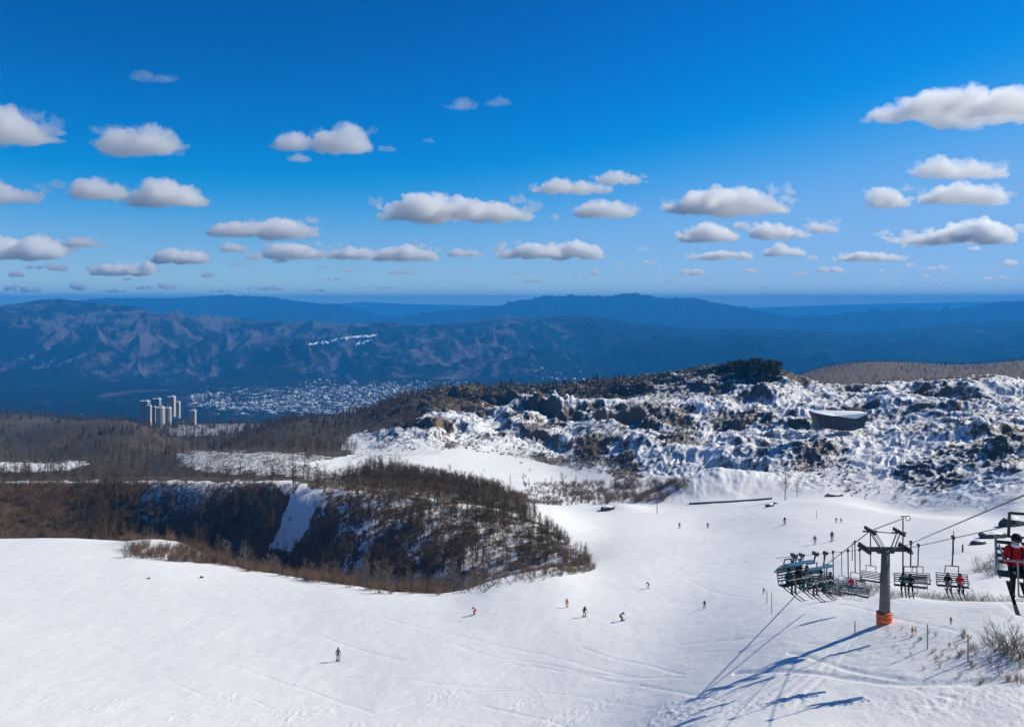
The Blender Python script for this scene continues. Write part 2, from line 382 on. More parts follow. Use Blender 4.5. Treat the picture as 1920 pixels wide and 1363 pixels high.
# snowy clearings & strips
paint([(0,868),(110,868),(160,862),(165,872),(110,884),(0,884)], 0.15, veg)
paint([(330,850),(420,846),(560,850),(640,862),(700,880),(640,905),(520,890),(400,888),(340,872)], 0.52, veg)
paint([(560,868),(700,850),(830,850),(980,872),(1110,890),(1090,915),(1010,922),(960,960),(880,915),(760,890),(620,885)], -0.2, veg)
paint([(660,812),(760,808),(830,820),(830,852),(700,862),(640,840)], 0.42, veg)
paint([(840,800),(900,775),(960,770),(950,800),(880,830),(840,820)], 0.35, veg)
paint([(490,1030),(520,975),(550,925),(565,905),(600,920),(592,955),(565,1000),(540,1035)], 0.08, veg, 1.2)
paint([(285,912),(410,908),(390,945),(340,975),(280,990),(262,965)], 0.37, veg, 1.6)
paint([(470,1070),(700,1080),(790,1105),(790,1112),(640,1100),(470,1078)], 0.3, veg, 0.5)
paint([(560,905),(700,885),(840,905),(960,945),(980,965),(860,940),(700,925),(580,915)], 0.62, veg)
# dark wooded crests
paint([(640,800),(700,750),(850,722),(1100,716),(1300,690),(1460,672),(1470,705),(1300,718),(1180,742),(1080,752),(980,748),(900,762),(760,790)], 0.85, veg)
paint([(1240,712),(1330,700),(1430,700),(1420,725),(1330,745),(1200,752)], 0.50, veg)
paint([(1450,700),(1900,690),(1920,700),(1700,718),(1600,728),(1480,722)], 0.62, veg)
for (a, b, c, d, v) in [(1150,770,1290,800,.55),(1230,815,1300,840,.55),(1340,770,1440,800,.55),(1140,860,1190,905,.6),(1650,880,1800,920,.46),(1560,760,1640,775,.7),(1780,840,1920,880,.48)]:
    paint([(a,b),(c,b-8),(c+10,d-8),(a+8,d)], v, veg, 2.0)
paint([(1590,830),(1660,820),(1690,880),(1660,920),(1600,900)], 0.1, veg, 2.0)
veg = np.where(KI > 11.2, 0.95, veg)
town = (KI > 11.5)*(PX > 230)*(PX < 620)
veg = np.where(town, 0.55, veg)
brown = np.where(KI > 11.2, np.where(PX > 1300, 0.55, 0.35), brown)
paint([(845,1113),(920,1080),(1000,1061),(1122,1062),(1118,1072),(1040,1080),(960,1100),(900,1115)], 0.30, veg, 0.8)
brown = np.where(gul > .3, 0.75, np.where(lefthill > .3, 0.12+0.3*fbm(XX/80, YY/80, 2), brown)); brown = np.clip(brown, 0, 1)
groom = (KI < 7.6)*1.0*(1-gul)
def snow_z(x, y):
    return None
TERR = grid_mesh('snow_ground', XX, YY, Z, M_NEAR, {'veg': veg, 'brown': brown, 'groom': groom})
# height lookup
_upx = upx; _Yr = Yr; _Z = Z
def gz(x, y):
    """ground height at world x, y (scalars or arrays)"""
    x = np.asarray(x, float); y = np.asarray(y, float)
    p = x/y*F+HX
    i = np.clip(np.searchsorted(_upx, p)-1, 0, len(_upx)-2); j = np.clip(np.searchsorted(_Yr, y)-1, 0, len(_Yr)-2)
    a = np.clip((p-_upx[i])/(_upx[i+1]-_upx[i]), 0, 1); b = np.clip((y-_Yr[j])/(_Yr[j+1]-_Yr[j]), 0, 1)
    return (_Z[i, j]*(1-a)+_Z[i+1, j]*a)*(1-b)+(_Z[i, j+1]*(1-a)+_Z[i+1, j+1]*a)*b
def hit(px, py, ymin=30, ymax=2500):
    """first ground point seen at a photo pixel"""
    i = int(np.clip(np.searchsorted(_upx, px), 1, len(_upx)-1)); a = (px-_upx[i-1])/(_upx[i]-_upx[i-1])
    col = _Z[i-1]*(1-a)+_Z[i]*a; pyc = HY-col/_Yr*F
    ok = np.where((pyc <= py) & (_Yr > ymin))[0]
    k = ok[0] if len(ok) else len(_Yr)-1
    Yh = float(_Yr[k])
    x = (px-HX)/F*Yh
    return Vector((x, Yh, float(gz(x, Yh))))

# ---------------------------------------------------------------- far terrain: valley floor and mountain ranges
r1 = [(-1500,600),(-300,590),(0,577),(30,570),(60,563),(110,559),(160,565),(215,570),(250,572),(290,586),(350,590),(400,597),(460,598),(520,603),(600,605),(660,607),(720,606),(800,608),(860,603),(910,599),(950,593),(1000,597),(1040,593),(1070,590),(1110,593),(1160,600),(1200,608),(1280,617),(1400,617),(1500,618),(1600,624),(1700,618),(1800,606),(1860,602),(1920,600),(3400,585)]
r2 = [(-1500,575),(0,575),(150,562),(230,560),(300,558),(360,557),(420,554),(460,557),(500,557),(540,563),(600,568),(650,577),(700,589),(760,591),(810,586),(850,582),(900,578),(945,573),(975,563),(1000,558),(1025,552),(1045,556),(1065,552),(1085,555),(1110,553),(1130,556),(1150,553),(1185,548),(1210,552),(1230,556),(1300,558),(1330,566),(1360,571),(1420,584),(1490,597),(1560,590),(1640,588),(1700,580),(1760,582),(1800,577),(1840,570),(1880,565),(1920,566),(3400,560)]
r3 = [(-1500,573),(600,573),(680,566),(760,570),(900,573),(1200,575),(1430,577),(1560,572),(1700,569),(1840,566),(1920,567),(3400,566)]
fpx = np.concatenate([np.linspace(-1400, -40, 120)[:-1], np.linspace(-40, 1960, 1080), np.linspace(1960, 3300, 121)[1:]])
P1 = np.interp(fpx, *zip(*r1)); P2 = np.interp(fpx, *zip(*r2)); P3 = np.interp(fpx, *zip(*r3))
P2 = P2 + 1.7*(2.4-4.2*np.abs(perlin(fpx/13.0, fpx*0+.3))-3.0*np.abs(perlin(fpx/5.5, fpx*0+.7)))*(0.15+0.85*sstep(950, 1000, fpx)*sstep(1330, 1280, fpx))
P1 = P1 + 0.8*perlin(fpx/9.0, fpx*0+.9)
zz = lambda py, Y: -(py-HY)/F*Y
Y1 = np.interp(fpx, [-1500, 0, 110, 400, 700, 950, 1070, 1300, 1600, 1920, 3400], [8600, 8600, 8600, 8400, 9000, 9200, 9400, 10000, 10500, 10500, 10500])
Y2 = np.interp(fpx, [-1500, 0, 600, 760, 900, 1480, 1560, 3400], [16500, 16500, 17000, 16000, 15500, 15500, 14200, 14200])
nf = len(fpx)
one = np.ones(nf)
ctrlY = np.stack([1650*one, 2600*one, 5100*one, 6600*one, Y1, Y1+1500, (Y1+Y2)/2+500, Y2, Y2+2500, 22000*one, 25000*one, 28000*one, 32000*one], 1)
fpx_l = np.clip((fpx-250)/500, 0, 1)
footz = np.interp(fpx, [-1500, 0, 400, 750, 1000, 3400], [-360, -370, -430, -470, -480, -480])
z1 = zz(P1, Y1); z2 = zz(P2, Y2)
ctrlZ = np.stack([-560*one, -505*one, -505*one, footz*0.35+z1*0.65*0-footz*0+footz*0.65*1.0, z1, np.minimum(z1-250, -480), -520*one, z2, -560*one, -600*one, zz(P3, 25000), -520*one, -600*one], 1)
FY = np.concatenate([np.geomspace(1650, 5000, 150)[:-1], np.geomspace(5000, 14000, 520)[:-1], np.geomspace(14000, 32000, 200)])
FZ = np.empty((nf, len(FY))); FK = np.empty_like(FZ)
mm_ = np.stack([_slopes(ctrlY[c], ctrlZ[c]) for c in range(nf)])
for c in range(nf):
    x, y, m_ = ctrlY[c], ctrlZ[c], mm_[c]
    i = np.clip(np.searchsorted(x, FY)-1, 0, len(x)-2); h = x[i+1]-x[i]; t = np.clip((FY-x[i])/h, 0, 1)
    FZ[c] = ((1+2*t)*(1-t)**2)*y[i] + t*(1-t)**2*h*m_[i] + t*t*(3-2*t)*y[i+1] + t*t*(t-1)*h*m_[i+1]; FK[c] = i+t
FU = np.repeat(((fpx-HX)/F)[:, None], len(FY), 1); FYY = np.repeat(FY[None, :], nf, 0); FXX = FU*FYY
FPX = np.repeat(fpx[:, None], len(FY), 1)
env1 = sstep(2.0, 2.7, FK)*(1-sstep(3.35, 3.97, FK)) + 0.10*sstep(3.9, 4.0, FK)*(FK < 4.4)
envx = 1.0 + 0.25*np.cos((FPX-300)/400)
wx = FXX + 500*fbm(FXX/2500, FYY/2500, 3); wy = FYY + 500*fbm(FXX/2500+7, FYY/2500+3, 3)
rid = ridged(wx/1500, wy/1900, 6, gain=0.52)
rid2 = ridged(wx/420+8, wy/520, 4, gain=0.55)
FD = env1*envx*((rid-0.8)*150 + (rid2-0.8)*52 + (ridged(wx/170+2, wy/200, 3)-0.8)*13 + fbm(wx/160, wy/160, 3)*14)
FD += (sstep(4.3, 5.0, FK)+0)*(FK < 6.6)*(rid-0.8)*60 + (FK > 6.2)*(FK < 7.8)*((1-np.exp(-((FK-7)/0.25)**2))*0.9+0.06)*(rid-0.7)*170
FD += fbm(FXX/300, FYY/300, 3)*10*(FK < 2.4)*sstep(2600, 3200, FYY)
FZ = FZ + FD
floor_ = sstep(3300, 3900, FYY)*(1-sstep(4900, 5600, FYY))
snowy = np.clip(floor_*0.28*sstep(330, 470, FPX)*(1-sstep(820, 900, FPX)), 0, 1) + 0.50*floor_
FPY = HY - FZ/FYY*F
for (x0, y0, x1, y1) in [(580,645,652,633),(600,642,640,640),(665,650,676,640),(672,644,700,636),(650,632,708,628)]:
    m = inpoly([(x0, y0+2.5), (x1, y1+2.0), (x1, y1-2.0), (x0, y0-1.2)], FPX, FPY)*(FK < 5); snowy = np.where(m, 1.4, snowy)
bare = np.clip(0.55*sstep(2.1, 2.9, FK)*(1-sstep(850, 1250, FPX)*0.9) + 0.35*fbm(FXX/1200, FYY/1200, 3), 0, 1)
bare = np.where(FK > 4.5, 0, bare)
MTN = grid_mesh('mountains', FXX, FYY, FZ, M_FAR, {'snowy': snowy, 'bare': bare})
_FZ = FZ
def gz_far(x, y):
    p = x/y*F+HX
    i = int(np.clip(np.searchsorted(fpx, p)-1, 0, nf-2)); j = int(np.clip(np.searchsorted(FY, y)-1, 0, len(FY)-2))
    a = (p-fpx[i])/(fpx[i+1]-fpx[i]); b = (y-FY[j])/(FY[j+1]-FY[j])
    return float((_FZ[i, j]*(1-a)+_FZ[i+1, j]*a)*(1-b)+(_FZ[i, j+1]*(1-a)+_FZ[i+1, j+1]*a)*b)

# ---------------------------------------------------------------- haze
def add_haze():
    zt_, zb = max(float(Z.max()), float(FZ.max()), 3.0)+20, min(float(Z.min()), float(FZ.min()))-1
    bpy_me = bpy.data.meshes.new('haze'); bm = bmesh.new()
    x0, x1, y0, y1 = -45000, 45000, -3000, 32500
    vs = [bm.verts.new(v) for v in [(x0,y0,zb),(x1,y0,zb),(x1,y1,zb),(x0,y1,zb),(x0,y0,zt_),(x1,y0,zt_),(x1,y1,zt_),(x0,y1,zt_)]]
    for f in [(3,2,1,0),(4,5,6,7),(0,1,5,4),(1,2,6,5),(2,3,7,6),(3,0,4,7)]: bm.faces.new([vs[i] for i in f])
    bm.to_mesh(bpy_me); bm.free()
    m = bpy.data.materials.new('haze_air'); m.use_nodes = True; n = m.node_tree; n.nodes.clear()
    pv = n.nodes.new('ShaderNodeVolumePrincipled'); pv.inputs['Color'].default_value = (0.05, 0.43, 1.0, 1)
    pv.inputs['Density'].default_value = 8e-5; pv.inputs['Anisotropy'].default_value = 0.0
    o = n.nodes.new('ShaderNodeOutputMaterial'); n.links.new(pv.outputs[0], o.inputs['Volume'])
    bpy_me.materials.append(m); ob = bpy.data.objects.new('haze', bpy_me); COL.objects.link(ob); ob['kind'] = 'stuff'
    return ob
HAZE = add_haze()
# ---------------------------------------------------------------- vegetation
class MB:
    """collects shapes, links them as ONE mesh object"""
    def __init__(s): s.v = []; s.f = []; s.m = []; s.mi = 0
    def add(s, vs, fs):
        o = len(s.v); s.v += [tuple(p) for p in vs]; s.f += [tuple(i+o for i in f) for f in fs]; s.m += [s.mi]*len(fs)
    def bar(s, p0, p1, r0, r1=None, n=6, caps=True):
        p0 = Vector(p0); p1 = Vector(p1); r1 = r0 if r1 is None else r1
        d = (p1-p0); q = d.to_track_quat('Z', 'Y') if d.length > 1e-9 else Vector((0,0,1)).to_track_quat('Z','Y')
        vs = []
        for p, r in ((p0, r0), (p1, r1)):
            for k in range(n):
                a = 2*math.pi*k/n; vs.append(p + q @ Vector((math.cos(a)*r, math.sin(a)*r, 0)))
        fs = [(k, (k+1) % n, n+(k+1) % n, n+k) for k in range(n)]
        if caps: fs += [tuple(range(n))[::-1], tuple(range(n, 2*n))]
        s.add(vs, fs)
    def path(s, pts, r, n=6):
        for a, b in zip(pts[:-1], pts[1:]): s.bar(a, b, r, r, n)
    def box(s, c, sz, rot=None, bev=0.0):
        bm = bmesh.new(); bmesh.ops.create_cube(bm, size=1)
        for v in bm.verts: v.co = Vector((v.co.x*sz[0], v.co.y*sz[1], v.co.z*sz[2]))
        if bev: bmesh.ops.bevel(bm, geom=bm.edges[:], offset=bev, segments=2, affect='EDGES')
        M = rot or Matrix.Identity(3)
        s.add([M @ v.co + Vector(c) for v in bm.verts], [[v.index for v in f.verts] for f in bm.faces]); bm.free()
    def lathe(s, prof, n=16, c=(0,0,0)):
        vs = []; fs = []
        for r, z in prof:
            for k in range(n):
                a = 2*math.pi*k/n; vs.append((c[0]+r*math.cos(a), c[1]+r*math.sin(a), c[2]+z))
        for i in range(len(prof)-1):
            for k in range(n): fs.append((i*n+k, i*n+(k+1) % n, (i+1)*n+(k+1) % n, (i+1)*n+k))
        fs.append(tuple(range(n))[::-1]); fs.append(tuple(range((len(prof)-1)*n, len(prof)*n))); s.add(vs, fs)
    def mesh(s, name, mats, smooth=False):
        me = bpy.data.meshes.new(name); me.from_pydata(s.v, [], s.f); me.update()
        for m in (mats if isinstance(mats, (list, tuple)) else [mats]): me.materials.append(m)
        if any(s.m): me.polygons.foreach_set('material_index', s.m)
        if smooth: me.polygons.foreach_set('use_smooth', [True]*len(me.polygons))
        return me
    def build(s, name, mats, parent=None, smooth=False):
        o = bpy.data.objects.new(name, s.mesh(name, mats, smooth)); COL.objects.link(o)
        if parent: o.parent = parent
        return o
def empty(name, loc, rz=0):
    o = bpy.data.objects.new(name, None); COL.objects.link(o); o.location = loc; o.rotation_euler = (0, 0, rz); o.empty_display_size = 0.3
    return o
M_TWIG = simple('bare_twigs', (0.165, 0.118, 0.075), 0.9, var=0.5, scale=0.7, spec=0.1)
M_TWIG_R = simple('reddish_twigs', (0.24, 0.145, 0.10), 0.9, var=0.4, scale=0.9, spec=0.1)
M_TWIG_G = simple('grey_twigs', (0.21, 0.19, 0.165), 0.9, var=0.4, scale=0.9, spec=0.1)
M_TWIG_D = simple('dark_bare_twigs', (0.100, 0.068, 0.036), 0.9, var=0.5, scale=0.5, spec=0.1)
M_BARK = simple('bark', (0.13, 0.11, 0.09), 0.9, var=0.4, scale=6, spec=0.1, bump=0.4)
M_NEED = simple('dark_needles', (0.032, 0.038, 0.018), 0.8, var=0.5, scale=1.5, spec=0.2)
M_OLIVE = simple('olive_foliage', (0.085, 0.078, 0.048), 0.8, var=0.5, scale=1.2, spec=0.2)
M_SNOWC = simple('settled_snow', (0.84, 0.86, 0.89), 0.7, var=0.03, spec=0.2)
def rvec(r, k=1.0): return Vector((r.uniform(-1, 1), r.uniform(-1, 1), r.uniform(-1, 1)))*k
def bare_tree_parts(seed, h=7.0, lean=0.04):
    r = random.Random(seed); T = MB(); Cn = MB()
    base = Vector((0, 0, -0.4)); top = Vector((r.uniform(-lean, lean)*h, r.uniform(-lean, lean)*h, h*0.92))
    pts = [base.lerp(top, t)+rvec(r, 0.012*h*min(t, 0.9)) for t in (0, .2, .4, .6, .8, 1)]
    rad = [0.020*h, 0.016*h, 0.012*h, 0.009*h, 0.006*h, 0.0025*h]
    for i in range(5): T.bar(pts[i], pts[i+1], rad[i], rad[i+1], 5, False)
    for i in range(26):
        t = r.uniform(0.22, 0.97); k = int(t*5); p = pts[k].lerp(pts[min(k+1, 5)], t*5-k)
        a = r.uniform(0, 6.283); up = r.uniform(0.45, 1.3)
        L = h*(0.34-0.22*t)*r.uniform(0.7, 1.2); d = Vector((math.cos(a), math.sin(a), up)).normalized()
        q = p+d*L*0.5+rvec(r, 0.03*L); e = q+(d+Vector((0, 0, 0.25))+rvec(r, 0.2)).normalized()*L*0.55
        Cn.bar(p, q, 0.0045*h, 0.003*h, 3, False); Cn.bar(q, e, 0.003*h, 0.0012*h, 3, False)
        for j in range(7):
            s_ = r.uniform(0.25, 1); b = p.lerp(q, s_*2) if s_ < 0.5 else q.lerp(e, s_*2-1)
            dd = (d+rvec(r, 0.9)+Vector((0, 0, 0.3))).normalized(); l2 = L*r.uniform(0.2, 0.45)
            Cn.bar(b, b+dd*l2, 0.0022*h, 0.0008*h, 3, False)
            for _ in range(2):
                b2 = b+dd*l2*r.uniform(0.3, 1); Cn.bar(b2, b2+(dd+rvec(r, 0.9)).normalized()*l2*0.5, 0.0014*h, 0.0005*h, 3, False)
    return T, Cn
def shrub_mb(seed, h=2.0, spread=0.55, n=26):
    r = random.Random(seed); S = MB()
    for i in range(n):
        a = r.uniform(0, 6.283); d = Vector((math.cos(a)*spread*r.random()**.5, math.sin(a)*spread*r.random()**.5, 1)).normalized()
        b = Vector((r.uniform(-.25, .25)*h*spread*1.6, r.uniform(-.25, .25)*h*spread*1.6, -0.15)); L = h*r.uniform(0.6, 1.05)
        m = b+d*L*0.5+rvec(r, 0.04*h); e = m+(d+rvec(r, .25)).normalized()*L*0.5
        S.bar(b, m, 0.008*h, 0.006*h, 3, False); S.bar(m, e, 0.006*h, 0.002*h, 3, False)
        for j in range(6):
            t = r.uniform(0.2, 1); p = b.lerp(m, t*2) if t < .5 else m.lerp(e, t*2-1)
            dd = (d*0.9+rvec(r, .7)).normalized(); l2 = L*r.uniform(.15, .35); S.bar(p, p+dd*l2, 0.004*h, 0.0014*h, 3, False)
    return S
def leaf(S, c, n, s, r):
    q = n.to_track_quat('Z', 'Y'); a = r.uniform(0, 6.28); ux = q @ Vector((math.cos(a), math.sin(a), 0)); uy = q @ Vector((-math.sin(a), math.cos(a), 0))
    S.add([c-ux*s-uy*s*.5, c+ux*s-uy*s*.6, c+ux*s*.8+uy*s*.6+n*s*.3, c-ux*s*.7+uy*s*.5], [(0, 1, 2, 3)])
def clump_mb(seed, n=120, snow=0.0):
    """low evergreen shrub, about 1 m high, 2 m wide"""
    r = random.Random(seed); S = MB(); lob = [(r.uniform(-.6, .6), r.uniform(-.6, .6), r.uniform(.35, .65)) for _ in range(4)]
    for i in range(n):
        lx, ly, lr = r.choice(lob); d = rvec(r).normalized(); d.z = abs(d.z)*0.9; k = r.uniform(0.6, 1.05)
        c = Vector((lx+d.x*lr*k, ly+d.y*lr*k, d.z*lr*1.25*k)); nn = (d+rvec(r, .6)).normalized()
        S.mi = 1 if (r.random() < snow and d.z > 0.45) else 0
        if S.mi: nn = (nn+Vector((0, 0, 1.5))).normalized()
        leaf(S, c, nn, r.uniform(.09, .2), r)
    return S
def conifer_parts(seed, h=9.0, wide=0.26, snow=0.15, dens=1.0):
    r = random.Random(seed); T = MB(); S = MB(); Sn = MB()
    T.bar((0, 0, -0.5), (0, 0, h*.97), 0.018*h, 0.003*h, 6, False)
    z = 0.08*h
    while z < h:
        t = z/h; R_ = wide*h*(1-t)**0.85*r.uniform(.8, 1.1)+0.02*h; nb = int((5+7*(1-t))*dens)
        for b in range(nb):
            a = r.uniform(0, 6.283); L = R_*r.uniform(.65, 1.1); dr = Vector((math.cos(a), math.sin(a), 0))
            for k in range(int(4+7*(1-t))):
                u = r.uniform(.15, 1); c = dr*L*u+Vector((0, 0, z-0.22*L*u*u))+rvec(r, 0.02*h)
                n_ = (Vector((0, 0, 1))+dr*.5+rvec(r, .7)).normalized(); sz = h*r.uniform(.014, .028)
                leaf(S, c, n_, sz, r)
                if r.random() < snow: leaf(Sn, c+Vector((0, 0, .04*sz*10)), (Vector((0, 0, 1.4))+rvec(r, .5)).normalized(), sz*.9, r)
        z += h*0.030*r.uniform(.8, 1.2)
    return T, S, Sn
def joined(mbs, mats, name):
    J = MB()
    for i, mb in enumerate(mbs): J.mi = i; J.add(mb.v, mb.f); J.m[-len(mb.f):] = [i]*len(mb.f) if mb.f else []
    return J.mesh(name, mats)
BT = [bare_tree_parts(s) for s in range(7)]
TREE_TRUNK = [t.mesh('trunk', M_BARK) for t, c in BT]
TREE_CROWN = [c.mesh('crown', M_TWIG if i % 3 else M_TWIG_G) for i, (t, c) in enumerate(BT)]
TREE_ONE = [joined([t, c], [M_BARK, (M_TWIG_D, M_TWIG, M_TWIG_D, M_TWIG_D)[i % 4]], 'bare_tree') for i, (t, c) in enumerate(BT)]
SHRUB = [shrub_mb(20+s).mesh('shrub', (M_TWIG_R, M_TWIG, M_TWIG_G)[s % 3]) for s in range(6)]
CLUMP = [clump_mb(40+s, 130, (0, .25, .5)[s % 3]).mesh('low_shrub', [(M_NEED, M_OLIVE)[s % 2], M_SNOWC]) for s in range(6)]
CONP = [conifer_parts(60+s, snow=(0.0, 0.08, 0.0)[s % 3]) for s in range(4)]
CON_TRUNK = [p[0].mesh('trunk', M_BARK) for p in CONP]; CON_CROWN = [joined(p[1:], [M_NEED, M_SNOWC], 'crown') for p in CONP]
CON_ONE = [joined(p, [M_BARK, M_NEED, M_SNOWC], 'conifer') for p in CONP]
cellA = np.gradient(XX, axis=0)*np.gradient(YY, axis=1)
def sample(n, wgt, seed):
    g = np.random.default_rng(seed); p = (np.clip(wgt, 0, None)*np.abs(cellA)).ravel(); c = np.cumsum(p)
    if c[-1] <= 0: return np.zeros((0, 3))
    k = np.searchsorted(c, g.random(n)*c[-1]); k = np.clip(k, 0, p.size-1); i, j = np.unravel_index(k, XX.shape)
    y = YY[i, j]*(1+g.uniform(-.5, .5, n)*(_Yr[1]/_Yr[0]-1)*0.1); u = U[i, j]+g.uniform(-.5, .5, n)*0.001
    x = u*y; return np.stack([x, y, gz(x, y)], 1)
def scatter(name, meshes, pts, smin, smax, seed, label, cat, tilt=0.06, scales=None):
    """one 'stuff' object: instances of the given meshes on points"""
    n = len(pts)
    if n == 0: return
    g = np.random.default_rng(seed)
    src = bpy.data.collections.new(name+'_kinds')
    for m in meshes: src.objects.link(bpy.data.objects.new('variant', m))
    me = bpy.data.meshes.new(name); me.vertices.add(n); me.vertices.foreach_set('co', np.asarray(pts, np.float32).ravel())
    def at_(nm, ty, v, key='value'):
        a = me.attributes.new(nm, ty, 'POINT'); a.data.foreach_set(key, v)
    at_('sc', 'FLOAT', (g.uniform(smin, smax, n) if scales is None else scales).astype(np.float32)); at_('ix', 'INT', g.integers(0, len(meshes), n).astype(np.int32))
    rt = np.stack([g.uniform(-tilt, tilt, n), g.uniform(-tilt, tilt, n), g.uniform(0, 6.283, n)], 1).astype(np.float32)
    at_('rt', 'FLOAT_VECTOR', rt.ravel(), 'vector')
    o = bpy.data.objects.new(name, me); COL.objects.link(o); tag(o, label, cat, kind='stuff')
    ng = bpy.data.node_groups.new(name+'_scatter', 'GeometryNodeTree')
    ng.interface.new_socket('Geometry', in_out='INPUT', socket_type='NodeSocketGeometry'); ng.interface.new_socket('Geometry', in_out='OUTPUT', socket_type='NodeSocketGeometry')
    gi = ng.nodes.new('NodeGroupInput'); go = ng.nodes.new('NodeGroupOutput')
    ci = ng.nodes.new('GeometryNodeCollectionInfo'); ci.inputs['Collection'].default_value = src; ci.inputs['Separate Children'].default_value = True; ci.inputs['Reset Children'].default_value = True
    ip = ng.nodes.new('GeometryNodeInstanceOnPoints'); ip.inputs['Pick Instance'].default_value = True
    mp = ng.nodes.new('GeometryNodeMeshToPoints')
    def na(nm, ty):
        q = ng.nodes.new('GeometryNodeInputNamedAttribute'); q.data_type = ty; q.inputs['Name'].default_value = nm; return q.outputs['Attribute']
    L = ng.links.new
    L(gi.outputs[0], mp.inputs['Mesh']); L(mp.outputs[0], ip.inputs['Points']); L(ci.outputs[0], ip.inputs['Instance'])
    L(na('ix', 'INT'), ip.inputs['Instance Index']); L(na('sc', 'FLOAT'), ip.inputs['Scale']); L(na('rt', 'FLOAT_VECTOR'), ip.inputs['Rotation'])
    L(ip.outputs[0], go.inputs[0])
    md = o.modifiers.new('scatter', 'NODES'); md.node_group = ng
    return o
def occluded_filter(pts, h=3.0):
    """keep points in the picture's field"""
    p = pts[:, 0]/pts[:, 1]*F+HX; return pts[(p > -120) & (p < 2040)]
PPY = HY - Z/YY*F
# --- bare trees on the shaded bank and across the brown left woods
bank = (gul > 0.3)*(veg > 0.3)*(PX > 180)*1.0
bank_w = bank*(1-0.75*inpoly([(262,908),(420,905),(395,960),(330,1000),(262,990)], PX, PPY))*np.where(PX > 640, 1.0, 0.55)*np.clip(0.7+1.2*fbm(XX/14, YY/14, 3), 0.05, 2)
woods = ((lefthill > 0.3)+(midhill > 0.3)*sstep(900, 640, PX))*(veg > 0.62)*(KI < 11)*(KI > 6.2)
crestline = inpoly([(640,915),(700,870),(830,900),(980,945),(1050,1000),(1095,1050),(1000,1010),(960,960),(830,925),(600,905)], PX, PPY)*(KI > 5)*(KI < 8)
foot = inpoly([(980,905),(1100,905),(1290,905),(1290,935),(1100,950),(990,945)], PX, PPY)
p_bank = sample(1700, bank_w + crestline*0.35, 1)
p_left = sample(5200, woods*np.clip(0.6+1.0*fbm(XX/50, YY/60, 3), 0.1, 2)*sstep(1300, 500, YY) + (gul > 0.3)*(PX <= 240)*(veg > 0.3), 2)
p_foot = sample(40, foot*1.0, 3)
allb = occluded_filter(np.concatenate([p_bank, p_foot]))
order = np.argsort(allb[:, 1]); near, rest = allb[order[:290]], allb[order[290:]]
g = np.random.default_rng(11)
def tree_label(px_, y):
    if px_ < 640: return 'bare brown tree on the left part of the shaded wooded bank beyond the piste'
    if px_ < 900: return 'thin bare tree in the grey wood on the middle of the shaded bank'
    if px_ < 1010: return 'thin bare tree by the snowy patch near the right end of the bank'
    return 'bare grey tree at the right tip of the wooded bank beside the piste'
TG = 'bare trees on the wooded bank beyond the piste'
protos = {}
for k, (x, y, z) in enumerate(near):
    v = int(g.integers(0, len(BT))); px_ = x/y*F+HX
    t = bpy.data.objects.new('bare_tree', TREE_TRUNK[v]); COL.objects.link(t)
    c = bpy.data.objects.new('crown', TREE_CROWN[v]); COL.objects.link(c); c.parent = t
    t.location = (x, y, z); t.rotation_euler = (g.uniform(-.05, .05), g.uniform(-.05, .05), g.uniform(0, 6.28)); s = g.uniform(.55, 1.05)*(1-.42*float(sstep(900, 1060, px_))); t.scale = (s, s, s)
    lab = tree_label(px_, y); tag(t, lab, 'tree', TG if px_ < 900 else TG+' at its right end')
rpx = rest[:, 0]/rest[:, 1]*F+HX
scatter('bare_wood', TREE_ONE, rest, .5, 1.05, 12, 'dense grey brown wood of bare trees on the shaded bank', 'bare trees', scales=np.random.default_rng(5).uniform(.5, 1.05, len(rest))*(1-.42*sstep(900, 1060, rpx)))
scatter('brown_forest', TREE_ONE, occluded_filter(p_left), .75, 1.35, 13, 'brown leafless forest covering the hills on the left', 'forest')
# --- reddish brush along the far edge of the piste and in the gully
edge = (KI > 3.96)*(KI < 4.75)*(PX < 1112)*(PX > 225)
edge = edge*sstep(60, 0, np.abs(PX-1000)*0+0)
brush_w = edge*(1.0 - inpoly([(840,1120),(850,1060),(1125,1060),(1125,1120)], PX, PPY)*0.8) + (PX <= 260)*(KI > 4.15)*(KI < 5.98)*1.2 + inpoly([(232,1022),(440,1030),(450,1062),(235,1045)], PX, PPY)*1.6*(KI < 5)
scatter('brown_brush', SHRUB[:2]+SHRUB[3:5], occluded_filter(sample(9000, brush_w*np.clip(.7+fbm(XX/8, YY/8, 3), .1, 2), 4)), .6, 1.5, 14, 'dense reddish brown brush along the far edge of the piste', 'brush')
# bank slope thicket between trees
scatter('bank_thicket', SHRUB, occluded_filter(sample(3200, bank*np.clip(.6+1.2*fbm(XX/12+5, YY/12, 3), 0, 2)+crestline*.4, 5)), .5, 1.2, 15, 'tangled leafless undergrowth on the shaded bank', 'undergrowth')
# --- hillside: low evergreen clumps and twiggy brush showing through the snow
hw = (hill > .2)*np.clip(veg-0.12, 0, 1) + (midhill > .3)*np.clip(veg, 0, 1)*1.2
hw = hw*(np.clip(0.25+1.6*fbm(XX/13, YY/16, 4), 0, 2))
scatter('hillside_shrubs', CLUMP, occluded_filter(sample(24000, hw*(KI < 10.6), 6)), .2, .9, 16, 'low dark evergreen scrub poking through the snow of the hillside', 'scrub', 0.3)
scatter('hillside_twigs', SHRUB, occluded_filter(sample(11000, hw*(KI < 10.6)+0.10*(hill > .2), 7)), .25, .75, 17, 'leafless twiggy scrub poking through the snow of the hillside', 'twigs', 0.2)
scatter('crest_brush', SHRUB, occluded_filter(sample(1250, inpoly([(540,908),(620,880),(760,872),(880,895),(980,930),(1000,960),(960,965),(830,930),(640,915)], PX, PPY)*(KI > 5)*(KI < 8)*1.0, 41)), .6, 1.5, 41, 'brown brush along the top of the shaded bank', 'brush')
